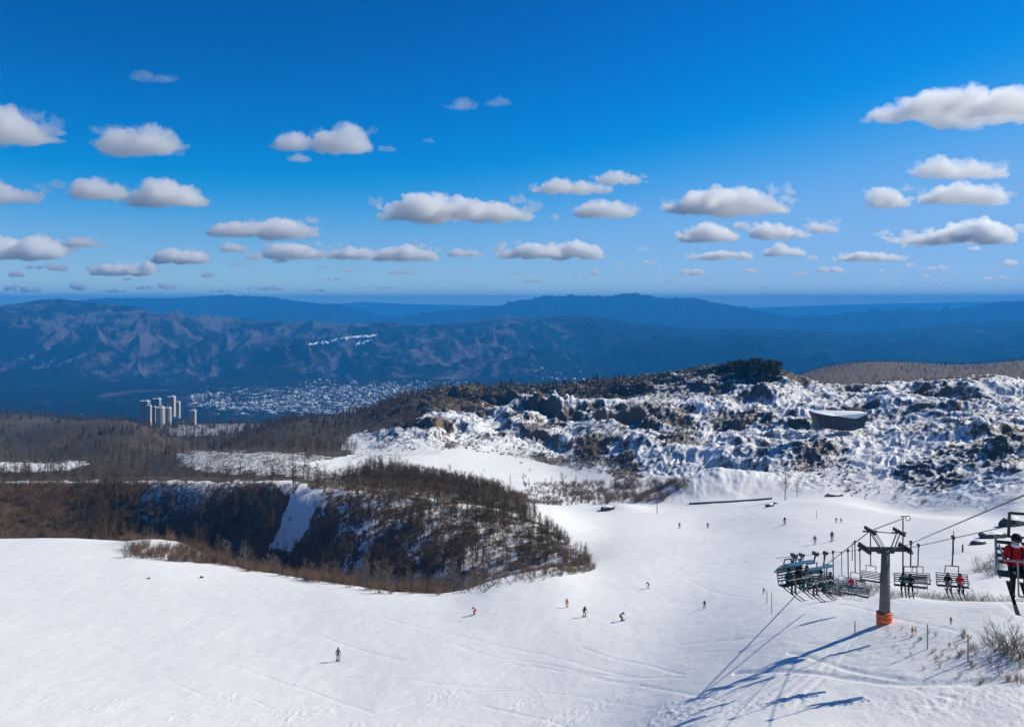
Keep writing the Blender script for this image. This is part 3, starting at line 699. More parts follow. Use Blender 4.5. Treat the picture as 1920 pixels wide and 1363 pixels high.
clear_ = ((KI > 7)*(KI < 8.6)*(PX > 560)*(PX < 1300)*(veg < 0.3)) + (lefthill > .3)*(veg < .6)*(KI > 6.2)*2
scatter('clearing_twigs', SHRUB, occluded_filter(sample(2600, clear_*np.clip(.2+1.3*fbm(XX/12, YY/14, 4), 0, 2), 8)), .3, .9, 18, 'scattered leafless twigs in the snowy clearings beyond the bank', 'twigs', 0.2)
# --- conifers: dark forest patches left, wooded crest
cf = ((PY > 785)*(PY < 905)*(KI > 8)*(KI < 10.95)*(PX < 600)*(veg > .6)*np.clip(-0.05+1.6*fbm(XX/70+2, YY/90, 4), 0, 2)
      + (KI > 9.55)*(KI < 10.7)*(PX > 520)*(PX < 1180)*(veg > .6)*0.7*np.clip(.5+1.5*fbm(XX/30, YY/30, 3), 0, 2))
pc = occluded_filter(sample(1500, cf, 9)); sz = g.uniform(.5, 1.25, len(pc))
scatter('dark_forest', CON_ONE, pc, .3, .75, 19, 'dark evergreen forest on the far wooded crests', 'forest')
scatter('crest_scrub', CLUMP[:4], occluded_filter(sample(5200, (KI > 9.5)*(KI < 10.9)*(PX > 700)*(PX < 1470)*np.clip((veg-.3), 0, 1), 10)), .8, 2.2, 20, 'dark scrub along the crest of the hill', 'scrub', .2)
scatter('pine_scrub', CLUMP[:2], occluded_filter(sample(500, inpoly([(1335,700),(1345,690),(1400,676),(1450,684),(1462,704),(1400,712),(1335,712)], PX, PPY)*(KI > 9.2)*(KI < 10.8), 44)), 1.5, 3.6, 44, 'dense dark scrub under the pines on the hill crest', 'scrub', .2)
scatter('edge_twigs', SHRUB, sample(420, inpoly([(850,1113),(920,1082),(1000,1063),(1122,1064),(1100,1074),(960,1098),(900,1114)], PX, PPY)*(KI < 5)*1.0, 45), .2, .7, 45, 'sparse twigs on the scrubby snow strip where the bank meets the piste', 'twigs', .2)
scatter('foot_brush', SHRUB, sample(900, foot*np.clip(.4+1.5*fbm(XX/10, YY/10, 3), 0, 2), 46), .5, 1.5, 46, 'brown brush in the snow at the foot of the hill beyond the bank', 'brush', .15)
fr = (KI > 11.2)*(KI < 12.6)*(PX > 1250)
scatter('far_ridge_wood', TREE_ONE[:4], occluded_filter(sample(9000, fr*np.clip(.8+fbm(XX/90, YY/90, 3), .1, 2), 21)), .6, 1.0, 21, 'brown wooded ridge behind the snowy hill', 'forest')
fl = (KI > 11.2)*(KI < 12.4)*(PX < 640)
scatter('plateau_wood', TREE_ONE+CON_ONE[:1], occluded_filter(sample(4200, fl*np.clip(.5+1.5*fbm(XX/120, YY/120, 3), .05, 2), 22)), .9, 1.5, 22, 'grey leafless wood with snow between on the plateau by the towers', 'forest')
def round_pine(seed):
    r = random.Random(seed); T = MB(); S = MB(); T.bar((0, 0, -.4), (.1, 0, 2.4), .22, .12, 6, False)
    lobes = [(r.uniform(-1.7, 1.7), r.uniform(-1.7, 1.7), r.uniform(1.3, 3.1), r.uniform(.8, 1.5)) for _ in range(7)]
    for lx, ly, lz, lr in lobes:
        T.bar((.1, 0, 1.3), (lx*.8, ly*.8, lz), .08, .03, 5, False)
        for i in range(170):
            d = rvec(r).normalized(); k = r.uniform(.55, 1.08); c = Vector((lx, ly, lz))+Vector((d.x, d.y, d.z*.75))*lr*k
            leaf(S, c, (d+rvec(r, .7)).normalized(), r.uniform(.10, .24), r)
    return T.mesh('trunk', M_BARK), S.mesh('crown', M_NEED)
RPN = [round_pine(700+i) for i in range(3)]
RPN_ONE = bpy.data.meshes.new('round_tree'); _b = bmesh.new(); _b.from_mesh(RPN[0][1]); _b.to_mesh(RPN_ONE); _b.free(); RPN_ONE.materials.append(M_TWIG_D)
# --- single dark evergreens standing out
def conifer_at(px, py, Y, h, v, label, group=None, wide=1.0):
    x = (px-HX)/F*Y; z = float(gz(x, Y)); t = bpy.data.objects.new('conifer', CON_TRUNK[v]); COL.objects.link(t)
    c = bpy.data.objects.new('crown', CON_CROWN[v]); COL.objects.link(c); c.parent = t
    s = h/9.0; t.location = (x, Y, z); t.scale = (s*wide, s*wide, s); t.rotation_euler.z = random.uniform(0, 6.28); tag(t, label, 'tree', group); return t
# ---------------------------------------------------------------- chairlift, skiers, markers, buildings
M_STEEL = simple('galvanised_steel', (0.30, 0.31, 0.31), 0.45, 0.6, var=0.2, scale=2)
M_DARKM = simple('dark_steel', (0.045, 0.05, 0.055), 0.5, 0.4, var=0.3, scale=2)
M_CONC = simple('weathered_pylon', (0.145, 0.135, 0.125), 0.85, var=0.3, scale=1.5, bump=0.15)
M_ORNG = simple('orange_padding', (0.78, 0.15, 0.02), 0.6, var=0.12, scale=3, bump=0.1)
M_BLACK = simple('black_rubber', (0.015, 0.016, 0.018), 0.6, var=0.2)
M_CHAIR = simple('chair_slats_dark', (0.035, 0.055, 0.055), 0.5, var=0.25)
M_SKIN = simple('skin', (0.55, 0.33, 0.24), 0.5, var=0.05)
M_WOOD = simple('pale_wood', (0.42, 0.30, 0.20), 0.8, var=0.2, scale=8)
M_ROCK = simple('dark_rock', (0.06, 0.058, 0.055), 0.9, var=0.4, scale=2, bump=0.5)
def cloth(name, c): return simple(name, c, 0.75, var=0.12, scale=5, spec=0.2)
CL = {'red': cloth('red_cloth', (0.62, 0.012, 0.02)), 'black': cloth('black_cloth', (0.012, 0.013, 0.016)), 'orange': cloth('orange_cloth', (0.75, 0.13, 0.03)),
      'white': cloth('white_cloth', (0.75, 0.76, 0.78)), 'grey': cloth('grey_cloth', (0.12, 0.125, 0.14)), 'blue': cloth('blue_cloth', (0.03, 0.10, 0.32)),
      'yellow': cloth('yellow_cloth', (0.80, 0.55, 0.03)), 'teal': cloth('dark_teal_cloth', (0.015, 0.07, 0.075)), 'tan': cloth('tan_cloth', (0.42, 0.28, 0.16)), 'brown': cloth('brown_cloth', (0.11, 0.05, 0.03))}
def skin_body(name, pts, edges, segmat, mats, parent=None, sub=1):
    """one continuous body: pts = [(co, radius)], first point is the root"""
    me = bpy.data.meshes.new(name); me.from_pydata([p[0] for p in pts], edges, [])
    o = bpy.data.objects.new(name, me); COL.objects.link(o)
    sk = o.modifiers.new('s', 'SKIN'); sk.use_smooth_shade = True
    for i, sv in enumerate(me.skin_vertices[0].data):
        r = pts[i][1]; sv.radius = r if isinstance(r, tuple) else (r, r); sv.use_root = (i == 0)
    if sub: ss = o.modifiers.new('u', 'SUBSURF'); ss.levels = sub; ss.render_levels = sub
    ev = o.evaluated_get(bpy.context.evaluated_depsgraph_get()); m2 = bpy.data.meshes.new_from_object(ev)
    bpy.data.objects.remove(o); bpy.data.meshes.remove(me); m2.name = name
    for m in mats: m2.materials.append(m)
    P = [Vector(p[0]) for p in pts]
    for f in m2.polygons:
        c = f.center; best = None
        for k, (a, b) in enumerate(edges):
            ab = P[b]-P[a]; t = max(0, min(1, (c-P[a]).dot(ab)/max(ab.length_squared, 1e-9))); d = (c-(P[a]+ab*t)).length - 0.02*t
            if best is None or d < best[0]: best = (d, k)
        f.material_index = segmat[best[1]]
    return m2
def person_mesh(pose, sub=1):
    """mats: 0 jacket 1 trousers 2 skin 3 gloves/boots.  facing +Y"""
    if pose == 'ski':      # crouched forward, arms out with poles
        J = dict(pel=(0,-.10,.86), sp=(0,-.03,1.05), ch=(0,.08,1.28), nk=(0,.13,1.43), hd=(0,.17,1.53), ht=(0,.17,1.66))
        lim = lambda s: dict(hip=(.10*s,-.08,.83), kn=(.13*s,.16,.47), an=(.14*s,.02,.10), to=(.14*s,.20,.06), sh=(.18*s,.08,1.33), el=(.31*s,.05,1.10), wr=(.33*s,.28,1.02), hn=(.33*s,.36,1.02))
    elif pose == 'stand':
        J = dict(pel=(0,0,.93), sp=(0,.01,1.12), ch=(0,.02,1.33), nk=(0,.02,1.48), hd=(0,.03,1.58), ht=(0,.02,1.72))
        lim = lambda s: dict(hip=(.10*s,0,.90), kn=(.12*s,.06,.50), an=(.13*s,.0,.10), to=(.13*s,.18,.06), sh=(.19*s,.02,1.38), el=(.28*s,-.02,1.12), wr=(.29*s,.14,.94), hn=(.29*s,.20,.89))
    elif pose == 'bend':
        J = dict(pel=(0,-.22,.70), sp=(0,-.10,.86), ch=(0,.10,1.00), nk=(0,.24,1.08), hd=(0,.31,1.15), ht=(0,.36,1.27))
        lim = lambda s: dict(hip=(.10*s,-.20,.67), kn=(.14*s,.18,.42), an=(.15*s,.0,.10), to=(.15*s,.18,.06), sh=(.18*s,.12,1.05), el=(.34*s,.10,.88), wr=(.42*s,.30,.86), hn=(.43*s,.37,.86))
    else:                   # seated on a chair, origin at the seat surface
        J = dict(pel=(0,0,.12), sp=(0,-.02,.32), ch=(0,.0,.54), nk=(0,.03,.69), hd=(0,.07,.79), ht=(0,.07,.92))
        lim = lambda s: dict(hip=(.10*s,.04,.10), kn=(.13*s,.46,.09), an=(.14*s,.42,-.34), to=(.14*s,.58,-.40), sh=(.19*s,.0,.58), el=(.26*s,.08,.33), wr=(.18*s,.32,.28), hn=(.15*s,.39,.28))
    pts = [(J['pel'], (.15,.12)), (J['sp'], (.145,.115)), (J['ch'], (.175,.125)), (J['nk'], .062), (J['hd'], (.085,.10)), (J['ht'], (.06,.07))]
    ed = [(0,1),(1,2),(2,3),(3,4),(4,5)]; sm = [0,0,0,2,2]
    rad = dict(hip=.10, kn=.07, an=.06, to=.05, sh=.08, el=.058, wr=.045, hn=.045)
    for s in (1, -1):
        L = lim(s); b = len(pts)
        for k in ('hip','kn','an','to','sh','el','wr','hn'): pts.append((L[k], rad[k]))
        ed += [(0,b),(b,b+1),(b+1,b+2),(b+2,b+3),(2,b+4),(b+4,b+5),(b+5,b+6),(b+6,b+7)]; sm += [1,1,1,3,0,0,0,3]
    # five fingers on each hand
    for s in (1, -1):
        L = lim(s); w = 6+(0 if s == 1 else 8)+7; h = Vector(L['hn'])
        for q in range(5):
            dx = (q-2)*0.018 if q < 4 else -s*0.035; ln = (.055,.065,.062,.05,.035)[q]
            i = len(pts); pts.append(((h.x+dx, h.y+ln*.7, h.z-.015), .011)); pts.append(((h.x+dx*1.1, h.y+ln, h.z-.035), .009)); ed += [(w, i), (i, i+1)]; sm += [3, 3]
    return skin_body('person', pts, ed, sm, [None]*4, sub=sub), J, lim
def none_mats(me, mats):
    m = me.copy()
    for i, q in enumerate(mats): m.materials[i] = q
    return m
POSE = {p: person_mesh(p, 1) for p in ('ski', 'stand', 'bend', 'sit')}
def head_gear(J, par, hat='black', goggles=True):
    h = Vector(J['hd']); S = MB()
    S.lathe([(.02,.155),(.07,.14),(.10,.10),(.115,.05),(.118,.0),(.115,-.02)], 14, (h.x, h.y-.015, h.z+.015)); S.build('helmet', CL[hat], par, True)
    if goggles:
        G = MB(); G.box((h.x, h.y+.095, h.z+.02), (.15, .04, .065), bev=.015); G.build('goggles', M_BLACK, par)
    Nn = MB(); Nn.box((h.x, h.y+.105, h.z-.025), (.026, .035, .035), bev=.01); Nn.build('nose', M_SKIN, par)
    Mo = MB(); Mo.box((h.x, h.y+.096, h.z-.062), (.045, .014, .012), bev=.004); Mo.build('mouth', CL['brown'], par)
def ski_mb(x, y, z, L=1.6, tilt=0.0):
    S = MB(); n = 9
    for k in range(n-1):
        def P(i):
            t = i/(n-1); up = 0.12*max(0, (t-.86)/.14)**2; wd = .038+.02*abs(t-.5)
            c = Vector((x, y-0.45*L+L*t, z+up)); c = Vector((c.x, y+(c.y-y)*math.cos(tilt)-(c.z-z)*math.sin(tilt), z+(c.y-y)*math.sin(tilt)+(c.z-z)*math.cos(tilt))); return c, wd
        (a, wa), (b, wb) = P(k), P(k+1); t_ = Vector((0, 0, .012))
        S.add([a+Vector((-wa,0,0)), a+Vector((wa,0,0)), b+Vector((wb,0,0)), b+Vector((-wb,0,0)), a+Vector((-wa,0,0))+t_, a+Vector((wa,0,0))+t_, b+Vector((wb,0,0))+t_, b+Vector((-wb,0,0))+t_],
              [(3,2,1,0),(4,5,6,7),(0,1,5,4),(1,2,6,5),(2,3,7,6),(3,0,4,7)])
    return S
def person(loc, rz, pose, jacket, trousers, label, group=None, hat='black', skis='black', board=False, poles=True, sc=1.0, backpack=None, cat='person', gear=True):
    me, J, lim = POSE[pose]
    o = bpy.data.objects.new('person', none_mats(me, [CL[jacket], CL[trousers], M_SKIN, CL['black']])); COL.objects.link(o)
    o.location = loc; o.rotation_euler.z = rz; o.scale = (sc,)*3; tag(o, label, cat, group)
    if gear: head_gear(J, o, hat)
    for s in (1, -1):
        L = lim(s)
        if skis and not board:
            an = L['an']; ski_mb(an[0], an[1]+.06, an[2]-.10, tilt=(-0.25 if pose == 'sit' else 0)).build('ski', CL[skis] if skis in CL else M_BLACK, o)
        if poles and pose != 'sit':
            h = Vector(L['hn']); P = MB(); tip = Vector((h.x+.12*s, h.y-.45, 0.02)) if pose != 'stand' else Vector((h.x+.05*s, h.y+.12, .02))
            P.bar(h+(h-tip).normalized()*.12, tip, .014, .009, 5); P.lathe([(.045,-.0),(.045,.01)], 8, tuple(tip+(h-tip)*.07)); P.build('ski_pole', M_DARKM, o)
    if board:
        B = MB(); B.box((0, lim(1)['an'][1]+.05, .02), (1.5, .26, .025), bev=.012); B.build('snowboard', CL[skis], o)
    if backpack:
        c = Vector(J['ch']); B = MB(); B.box((c.x, c.y-.20, c.z-.08), (.30, .18, .42), bev=.05); B.build('backpack', CL[backpack], o)
    return o
def onsnow(px, py):
    p = hit(px, py); return (p.x, p.y, p.z)
def size_for(px, py, hpx, h=1.72):
    return hpx/F*hit(px, py).y/h
SK = 'skiers spread over the piste'
people = [  # px, py(feet), height px, facing deg, pose, jacket, trousers, label, kwargs
 (634,1240,25,200,'stand','grey','grey','lone skier in dark jacket standing lowest on the open piste', dict(backpack='black')),
 (890,1152,15,120,'bend','red','red','skier in dark red crouching left of the others on the piste', dict()),
 (1063,1139,17,170,'stand','orange','orange','upright skier in orange on the middle piste', dict(skis='grey')),
 (1096,1157,21,190,'ski','black','grey','skier in black and grey below the upright orange skier', dict()),
 (1165,1165,18,230,'bend','orange','brown','bent snowboarder in orange right of the black and grey skier', dict(board=True, poles=False)),
 (1216,1104,13,120,'bend','black','white','skier in black jacket and white trousers high in the middle piste', dict(skis='grey')),
 (1321,1140,15,170,'ski','black','black','skier all in black on the right of the middle piste', dict()),
 (1274,991,12,180,'stand','grey','grey','distant skier in grey, left one of two on the upper piste', dict(gear=False)),
 (1327,990,11,180,'ski','black','black','distant skier in black, right one of two on the upper piste', dict(gear=False)),
 (1471,984,16,200,'ski','black','brown','distant skier in black leaning with a pole below the dark rocks', dict(gear=False)),
 (1528,1021,17,150,'ski','black','tan','skier in black jacket and tan trousers above the crowded chairs', dict()),
 (1560,1016,20,185,'stand','brown','grey','skier in brown standing upright right of the tan trousered one', dict()),
 (1568,980,10,185,'stand','black','grey','tiny distant skier, left one of a pair above the pylon', dict(gear=False)),
 (1577,980,9,160,'ski','brown','black','tiny distant skier, right one of a pair above the pylon', dict(gear=False)),
 (1432,1113,12,180,'stand','grey','tan','small figure in grey left of the crowded chairs', dict(gear=False)),
 (1711,1192,15,180,'stand','orange','yellow','small figure in orange and yellow below the pylon, left of its twin', dict(skis=None, poles=False)),
 (1717,1190,13,180,'stand','yellow','white','small figure in yellow below the pylon, close beside an orange one', dict(skis=None, poles=False)),
 (1783,1171,14,180,'stand','grey','grey','small grey figure standing on the snow right of the pylon', dict(skis=None, poles=False)),
 (1780,1214,10,180,'bend','red','red','small figure in red crouching between the two marker posts', dict(skis=None, poles=False)),
]
for (px_, py_, hp, face, pose, jk, tr, lab, kw) in people:
    hh = {'stand': 1.72, 'ski': 1.66, 'bend': 1.3}[pose]
    person(onsnow(px_, py_), R(face), pose, jk, tr, lab, SK if px_ < 1600 else 'small figures on the snow by the lift', sc=size_for(px_, py_, hp, hh), **kw)
# ---- pylon
YT = 75.0
pb = hit(1658, 1168, 60); pb = Vector(((1658-HX)/F*YT, YT, float(gz((1658-HX)/F*YT, YT))))
tw = empty('lift_pylon', pb); tag(tw, 'tall grey lift pylon with orange padded foot and a crossarm of rollers', 'lift pylon')
topz = at(1658, 1030, YT).z - pb.z; foot = at(1658, 1168, YT).z-pb.z
T = MB(); T.bar((0.0, 0, -1.0), (.12, 0, topz), .52, .34, 20); T.build('mast', M_CONC, tw, True)
T = MB(); z0 = foot-0.4; z1 = at(1658, 1147, YT).z-pb.z; T.lathe([(.60, z0), (.66, z0+.1), (.66, z1-.06), (.60, z1)], 20, (.0, 0, 0)); T.build('padding', M_ORNG, tw, True)
T = MB()
for k in range(3): T.lathe([(.668, z0+.5+k*.4), (.672, z0+.53+k*.4), (.668, z0+.56+k*.4)], 20)
T.build('strap', M_BLACK, tw)
T = MB(); T.box((.1, 0, topz+.02), (3.6, .42, .36), bev=.05); T.box((.1, 0, topz-.22), (1.5, .34, .22), bev=.04); T.build('crossarm', M_DARKM, tw)
zt2 = at(1658, 996, YT).z-pb.z
T = MB()
for yy in (-.28, .28):
    T.bar((-.35, yy, topz+.15), (-1.25, yy, zt2), .05, .05, 6); T.bar((.0+.0, yy, topz+.15), (-.85, yy, zt2-.02), .035, .035, 6)
    T.bar((.75, yy, topz+.15), (1.25, yy, zt2-.15), .06, .06, 6)
T.build('frame', M_STEEL, tw)
for (cx, nm) in ((-1.25, 0), (1.3, 1)):
    A = MB(); A.box((cx, 0, zt2-(.12 if nm else 0)), (.22, 2.2, .12), bev=.02); A.box((cx, 0, zt2-(.12 if nm else 0)), (1.3, .16, .12), bev=.02); a = A.build('roller_beam', M_DARKM, tw)
    for k in range(6):
        W = MB(); W.bar((cx-.07, -.95+.38*k, zt2+.10-(.12 if nm else 0)), (cx+.07, -.95+.38*k, zt2+.10-(.12 if nm else 0)), .15, .15, 12); W.build('roller', M_BLACK, a)
T = MB(); p0 = Vector((-.9, .1, zt2-.05)); p1 = Vector((1.2, .1, zt2-.2))
for k in range(16): T.bar(p0.lerp(p1, k/16), p0.lerp(p1, (k+.55)/16), .05, .05, 6)
T.bar(p0, p1, .018, .018, 5); T.build('walkway', M_DARKM, tw)
for (cx, sx) in ((-1.75, -1), (1.85, 1)):
    T = MB(); T.box((cx, 0, topz+.02), (.30, 2.4, .22), bev=.03); b_ = T.build('roller_beam', M_DARKM, tw)
    for k in range(6):
        W = MB(); W.bar((cx-.08, -1.0+.4*k, topz+.20), (cx+.08, -1.0+.4*k, topz+.20), .17, .17, 12); W.build('roller', M_BLACK, b_)
for k in range(14):
    T = MB(); zz_ = 1.9+k*.38
    if zz_ > topz-.3: break
    T.bar((.48-.012*k, -.35, zz_), (.48-.012*k, .0, zz_), .018, .018, 5); T.build('rung', M_STEEL, tw)
# ---- cables
def cable(pts, label, r=0.035, sag=0.0):
    S = MB(); P = []
    for a, b in zip(pts[:-1], pts[1:]):
        for k in range(12): t = k/12; P.append(a.lerp(b, t)-Vector((0, 0, sag*4*t*(1-t)*(b-a).length*.01)))
    P.append(pts[-1]); S.path(P, r, 6); o = S.build('lift_cable', M_DARKM); tag(o, label, 'cable', 'steel cables of the chairlift'); return o
cL0 = at(1550, 1058, 118); cL1 = at(1632, 995, YT); cL2 = at(1693, 972, 95)
cable([cL0, cL1, cL2], 'lift cable running down left from the pylon frame to the small mast', .05)
cB0 = at(1694, 1030, YT); cB1 = at(1975, 905, 18)
cable([cB0+Vector((0, 0, .25)), cB1], 'upper lift cable rising right from the pylon crossarm to the edge', .022)
cC0 = at(1700, 1028, YT+1.2); cC1 = at(1965, 970, 45)
cable([cC0, cC1], 'lower lift cable rising gently right from the pylon crossarm', .028)
cD0 = at(1626, 1030, YT); cD1 = at(1455, 1046, 60)
cable([cC0, cD0, cD1], 'lift cable running nearly level left from the crossarm above the crowded chairs', .02)
# small masts of the lift line
def mast(px, py, h, Y, label, ring=False):
    b = at(px, py, Y); z = float(gz(b.x, Y)); top = b.z+h/F*Y
    t = empty('lift_mast', (b.x, Y, z)); tag(t, label, 'mast'); S = MB(); S.bar((0, 0, -.3), (0, 0, top-z), .12, .09, 8); S.build('pole', M_DARKM, t)
    S = MB(); S.box((0, 0, top-z), (.7, .14, .12), bev=.02); a = S.build('arm', M_DARKM, t)
    if ring:
        S = MB(); c = Vector((.7, 0, top-z-.25)); pts = [c+Vector((math.cos(k/12*6.283)*.35, 0, math.sin(k/12*6.283)*.35)) for k in range(13)]; S.path(pts, .05, 5); S.bar((0, 0, top-z), (.7, 0, top-z), .05, .05, 5); S.build('return_wheel', M_DARKM, t)
mast(1550, 1100, 42, 118, 'thin small mast at the lower left end of the lift cable')
mast(1693, 1000, 32, 120, 'small mast with a round return wheel beyond the pylon top', True)
# ---- chairs
def make_chair(loc, rz, topz, sc=1.0, label='', w=1.9, empty_=True):
    """origin at the middle of the seat surface; hangs from topz (local)"""
    t = empty('lift_chair', loc, rz); t.scale = (sc,)*3; tag(t, label, 'lift chair', 'chairs hanging on the lift')
    S = MB()
    for k in range(5): S.box((0, -.18+.1*k, -.03), (w, .07, .035), bev=.008)
    S.build('seat', M_CHAIR, t)
    S = MB()
    for k in range(4): S.box((0, -.30-.03*k, .16+.15*k), (w, .03, .08), bev=.008)
    S.build('backrest', M_CHAIR, t)
    S = MB()
    for s in (-1, 1):
        x = s*w/2; S.path([Vector((x, .28, -.05)), Vector((x, -.24, -.07)), Vector((x, -.44, .75))], .032, 6); S.path([Vector((x, -.24, -.07)), Vector((x, .1, .22)), Vector((x, -.34, .25))], .024, 6)
    S.path([Vector((-w/2, -.44, .75)), Vector((w/2, -.44, .75))], .032, 6); S.path([Vector((-w/2, -.24, -.07)), Vector((w/2, -.24, -.07))], .03, 6)
    S.build('side_frame', M_STEEL, t)
    S = MB(); h = topz/sc
    S.path([Vector((-.45, -.44, .75)), Vector((-.45, -.3, 1.35)), Vector((.45, -.3, 1.35)), Vector((.45, -.44, .75))], .035, 6)
    S.path([Vector((0, -.3, 1.35)), Vector((0, -.12, min(2.0, h-.5))), Vector((0, 0, h))], .055, 8); S.build('hanger', M_DARKM, t)
    S = MB(); S.box((0, 0, h+.02), (.14, .5, .2), bev=.03); S.bar((-.1, -.15, h+.1), (.1, -.15, h+.1), .08, .08, 10); S.bar((-.1, .15, h+.1), (.1, .15, h+.1), .08, .08, 10); S.build('grip', M_DARKM, t)
    S = MB(); x = w/2-.06; S.path([Vector((-x, -.34, .55)), Vector((-x, .5, .42)), Vector((x, .5, .42)), Vector((x, -.34, .55))], .022, 6)
    S.path([Vector((-.4, .5, .42)), Vector((-.4, .62, -.35)), Vector((.4, .62, -.35)), Vector((.4, .5, .42))], .02, 6); S.build('safety_bar', M_STEEL, t)
    return t
def on_line(a, b, px):          # point of a cable at a photo column
    k = (px-HX)/F; t = (k*a.y-a.x)/((b.x-a.x)-k*(b.y-a.y)); return a.lerp(b, t)
def hang(a, b, px, py_seat, rz, sc, label, w=1.9, dy=0):
    c = on_line(a, b, px); z = -(py_seat-HY)/F*c.y; t = make_chair((c.x, c.y, z), R(rz), c.z-z, sc, label, w); return t, Vector((c.x, c.y, z))
def sit_on(base, rz, off, sc, *a, **k):
    v = Matrix.Rotation(R(rz), 3, 'Z') @ (Vector(off)*sc); return person(base+v, R(rz), 'sit', *a, sc=sc, **k)
rA = 150
t, b = hang(cL0, cL1, 1603, 1100, rA, 1.0, 'lift chair with a rider in red, left of the pylon', 1.7)
sit_on(b, rA, (.35, 0, 0), 1.0, 'red', 'blue', 'rider in red jacket and white helmet seated left of the pylon', 'riders on the chairlift', hat='white')
t, b = hang(cL0, cL1, 1632, 1088, rA, .9, 'empty lift chair just left of the pylon mast', 1.7)
t, b = hang(cB0+Vector((0, 0, .25)), cB1, 1708, 1098, 160, 1.0, 'lift chair with two dark clothed riders, right beside the pylon', 2.3)
sit_on(b, 160, (.55, 0, 0), 1.0, 'teal', 'black', 'rider in dark teal seated on the chair right beside the pylon', 'riders on the chairlift')
sit_on(b, 160, (.05, 0, 0), 1.0, 'black', 'black', 'rider in black beside the teal one on the chair next to the pylon', 'riders on the chairlift')
t, b = hang(cC0, cC1, 1787, 1098, 165, 1.0, 'lift chair with raised bars between the pylon and the red rider', 2.1)
sit_on(b, 165, (.35, 0, 0), 1.0, 'black', 'grey', 'rider in black and grey on the chair midway to the right edge', 'riders on the chairlift', hat='grey')
sit_on(b, 165, (-.45, 0, 0), 1.0, 'red', 'black', 'rider in black trousers and red jacket on the chair midway to the edge', 'riders on the chairlift')
t, b = hang(cD0, cD1, 1590, 1112, 150, .85, 'empty lift chair behind the red clothed rider, near the bushes', 1.7)
t, b = hang(cD0, cD1, 1562, 1112, 150, .8, 'empty lift chair right of the crowded occupied ones', 1.7)
t, b = hang(cD0, cD1, 1612, 1116, 140, .85, 'empty lift chair right below the red clothed rider', 1.7)
t, b = hang(cD0, cD1, 1545, 1108, 150, .75, 'empty lift chair overlapping the rightmost crowded hooded one', 1.7)
t, b = hang(cL0, cL1, 1578, 1098, rA, .8, 'empty lift chair between the crowded chairs and the red clothed rider', 1.7)
t, b = hang(cC0, cC1, 1722, 1092, 165, .95, 'empty lift chair partly behind the one beside the pylon', 2.0)
M_HOOD = simple('tinted_blue_hood', (0.05, 0.16, 0.24), 0.15, var=.1)
def hood(t, w):
    S = MB(); n = 8; P = []
    for k in range(n+1):
        a = math.radians(-20+125*k/n); P.append((-.15-math.cos(a+1.2)*.75, .62+math.sin(a+.25)*.72))
    for k in range(n):
        (y0, z0), (y1, z1) = P[k], P[k+1]; x = w/2+.03
        S.add([(-x, y0, z0), (x, y0, z0), (x, y1, z1), (-x, y1, z1), (-x, y0, z0+.03), (x, y0, z0+.03), (x, y1, z1+.03), (-x, y1, z1+.03)], [(3,2,1,0),(4,5,6,7),(0,1,5,4),(1,2,6,5),(2,3,7,6),(3,0,4,7)])
    S.build('hood', M_HOOD, t)
GC = 'riders on the crowded chairs left of the pylon'
for (px_, py_, rz_, sc_, jk, lab, la, lb) in [
   (1489,1093,205,1.25,('teal','black'),'leftmost occupied lift chair with a blue tinted hood','rider in dark teal on the leftmost hooded chair','rider in black on the leftmost hooded chair'),
   (1503,1086,205,1.05,('black','teal'),'occupied lift chair just behind the leftmost hooded one','rider in black on the chair behind the leftmost hooded one','rider in dark teal on the chair behind the leftmost hooded one'),
   (1529,1098,205,1.2,('teal','grey'),'hooded occupied lift chair, right of the leftmost pair','rider in dark teal on the hooded chair right of the leftmost pair','rider in grey on the hooded chair right of the leftmost pair'),
   (1548,1094,200,.95,('grey','teal'),'occupied lift chair at the right end of the crowded group','rider in grey at the right end of the crowded chairs','rider in teal at the right end of the crowded chairs')]:
    t, b = hang(cD0, cD1, px_, py_, rz_, sc_, lab, 1.9)
    if px_ in (1489, 1529): hood(t, 1.9)
    sit_on(b, rz_, (.45, 0, 0), sc_, jk[0], 'black', la, GC); sit_on(b, rz_, (-.45, 0, 0), sc_, jk[1], 'teal', lb, GC)
# near chair at the right edge with the red rider
cc = on_line(cB0+Vector((0, 0, .25)), cB1, 1938); seat_z = -(1078-HY)/F*cc.y; RZ = 158
t = make_chair((cc.x, cc.y, seat_z), R(RZ), cc.z-seat_z, 1.0, 'nearest lift chair cut by the right picture edge, with a red rider', 1.45)
o = sit_on(Vector((cc.x, cc.y, seat_z)), RZ, (.36, .02, 0), 1.0, 'red', 'black', 'nearest rider in bright red jacket seated at the right picture edge', 'riders on the chairlift', backpack='black')
S = MB(); S.lathe([(.10, 0), (.115, .04), (.09, .09)], 14, (0, .03, .64)); S.build('scarf', CL['white'], o, True)
S = MB()
for s in (-1, 1): S.path([Vector((s*.10, -.13, .58)), Vector((s*.11, .12, .60)), Vector((s*.12, .15, .35))], .022, 6)
S.build('strap', CL['black'], o)
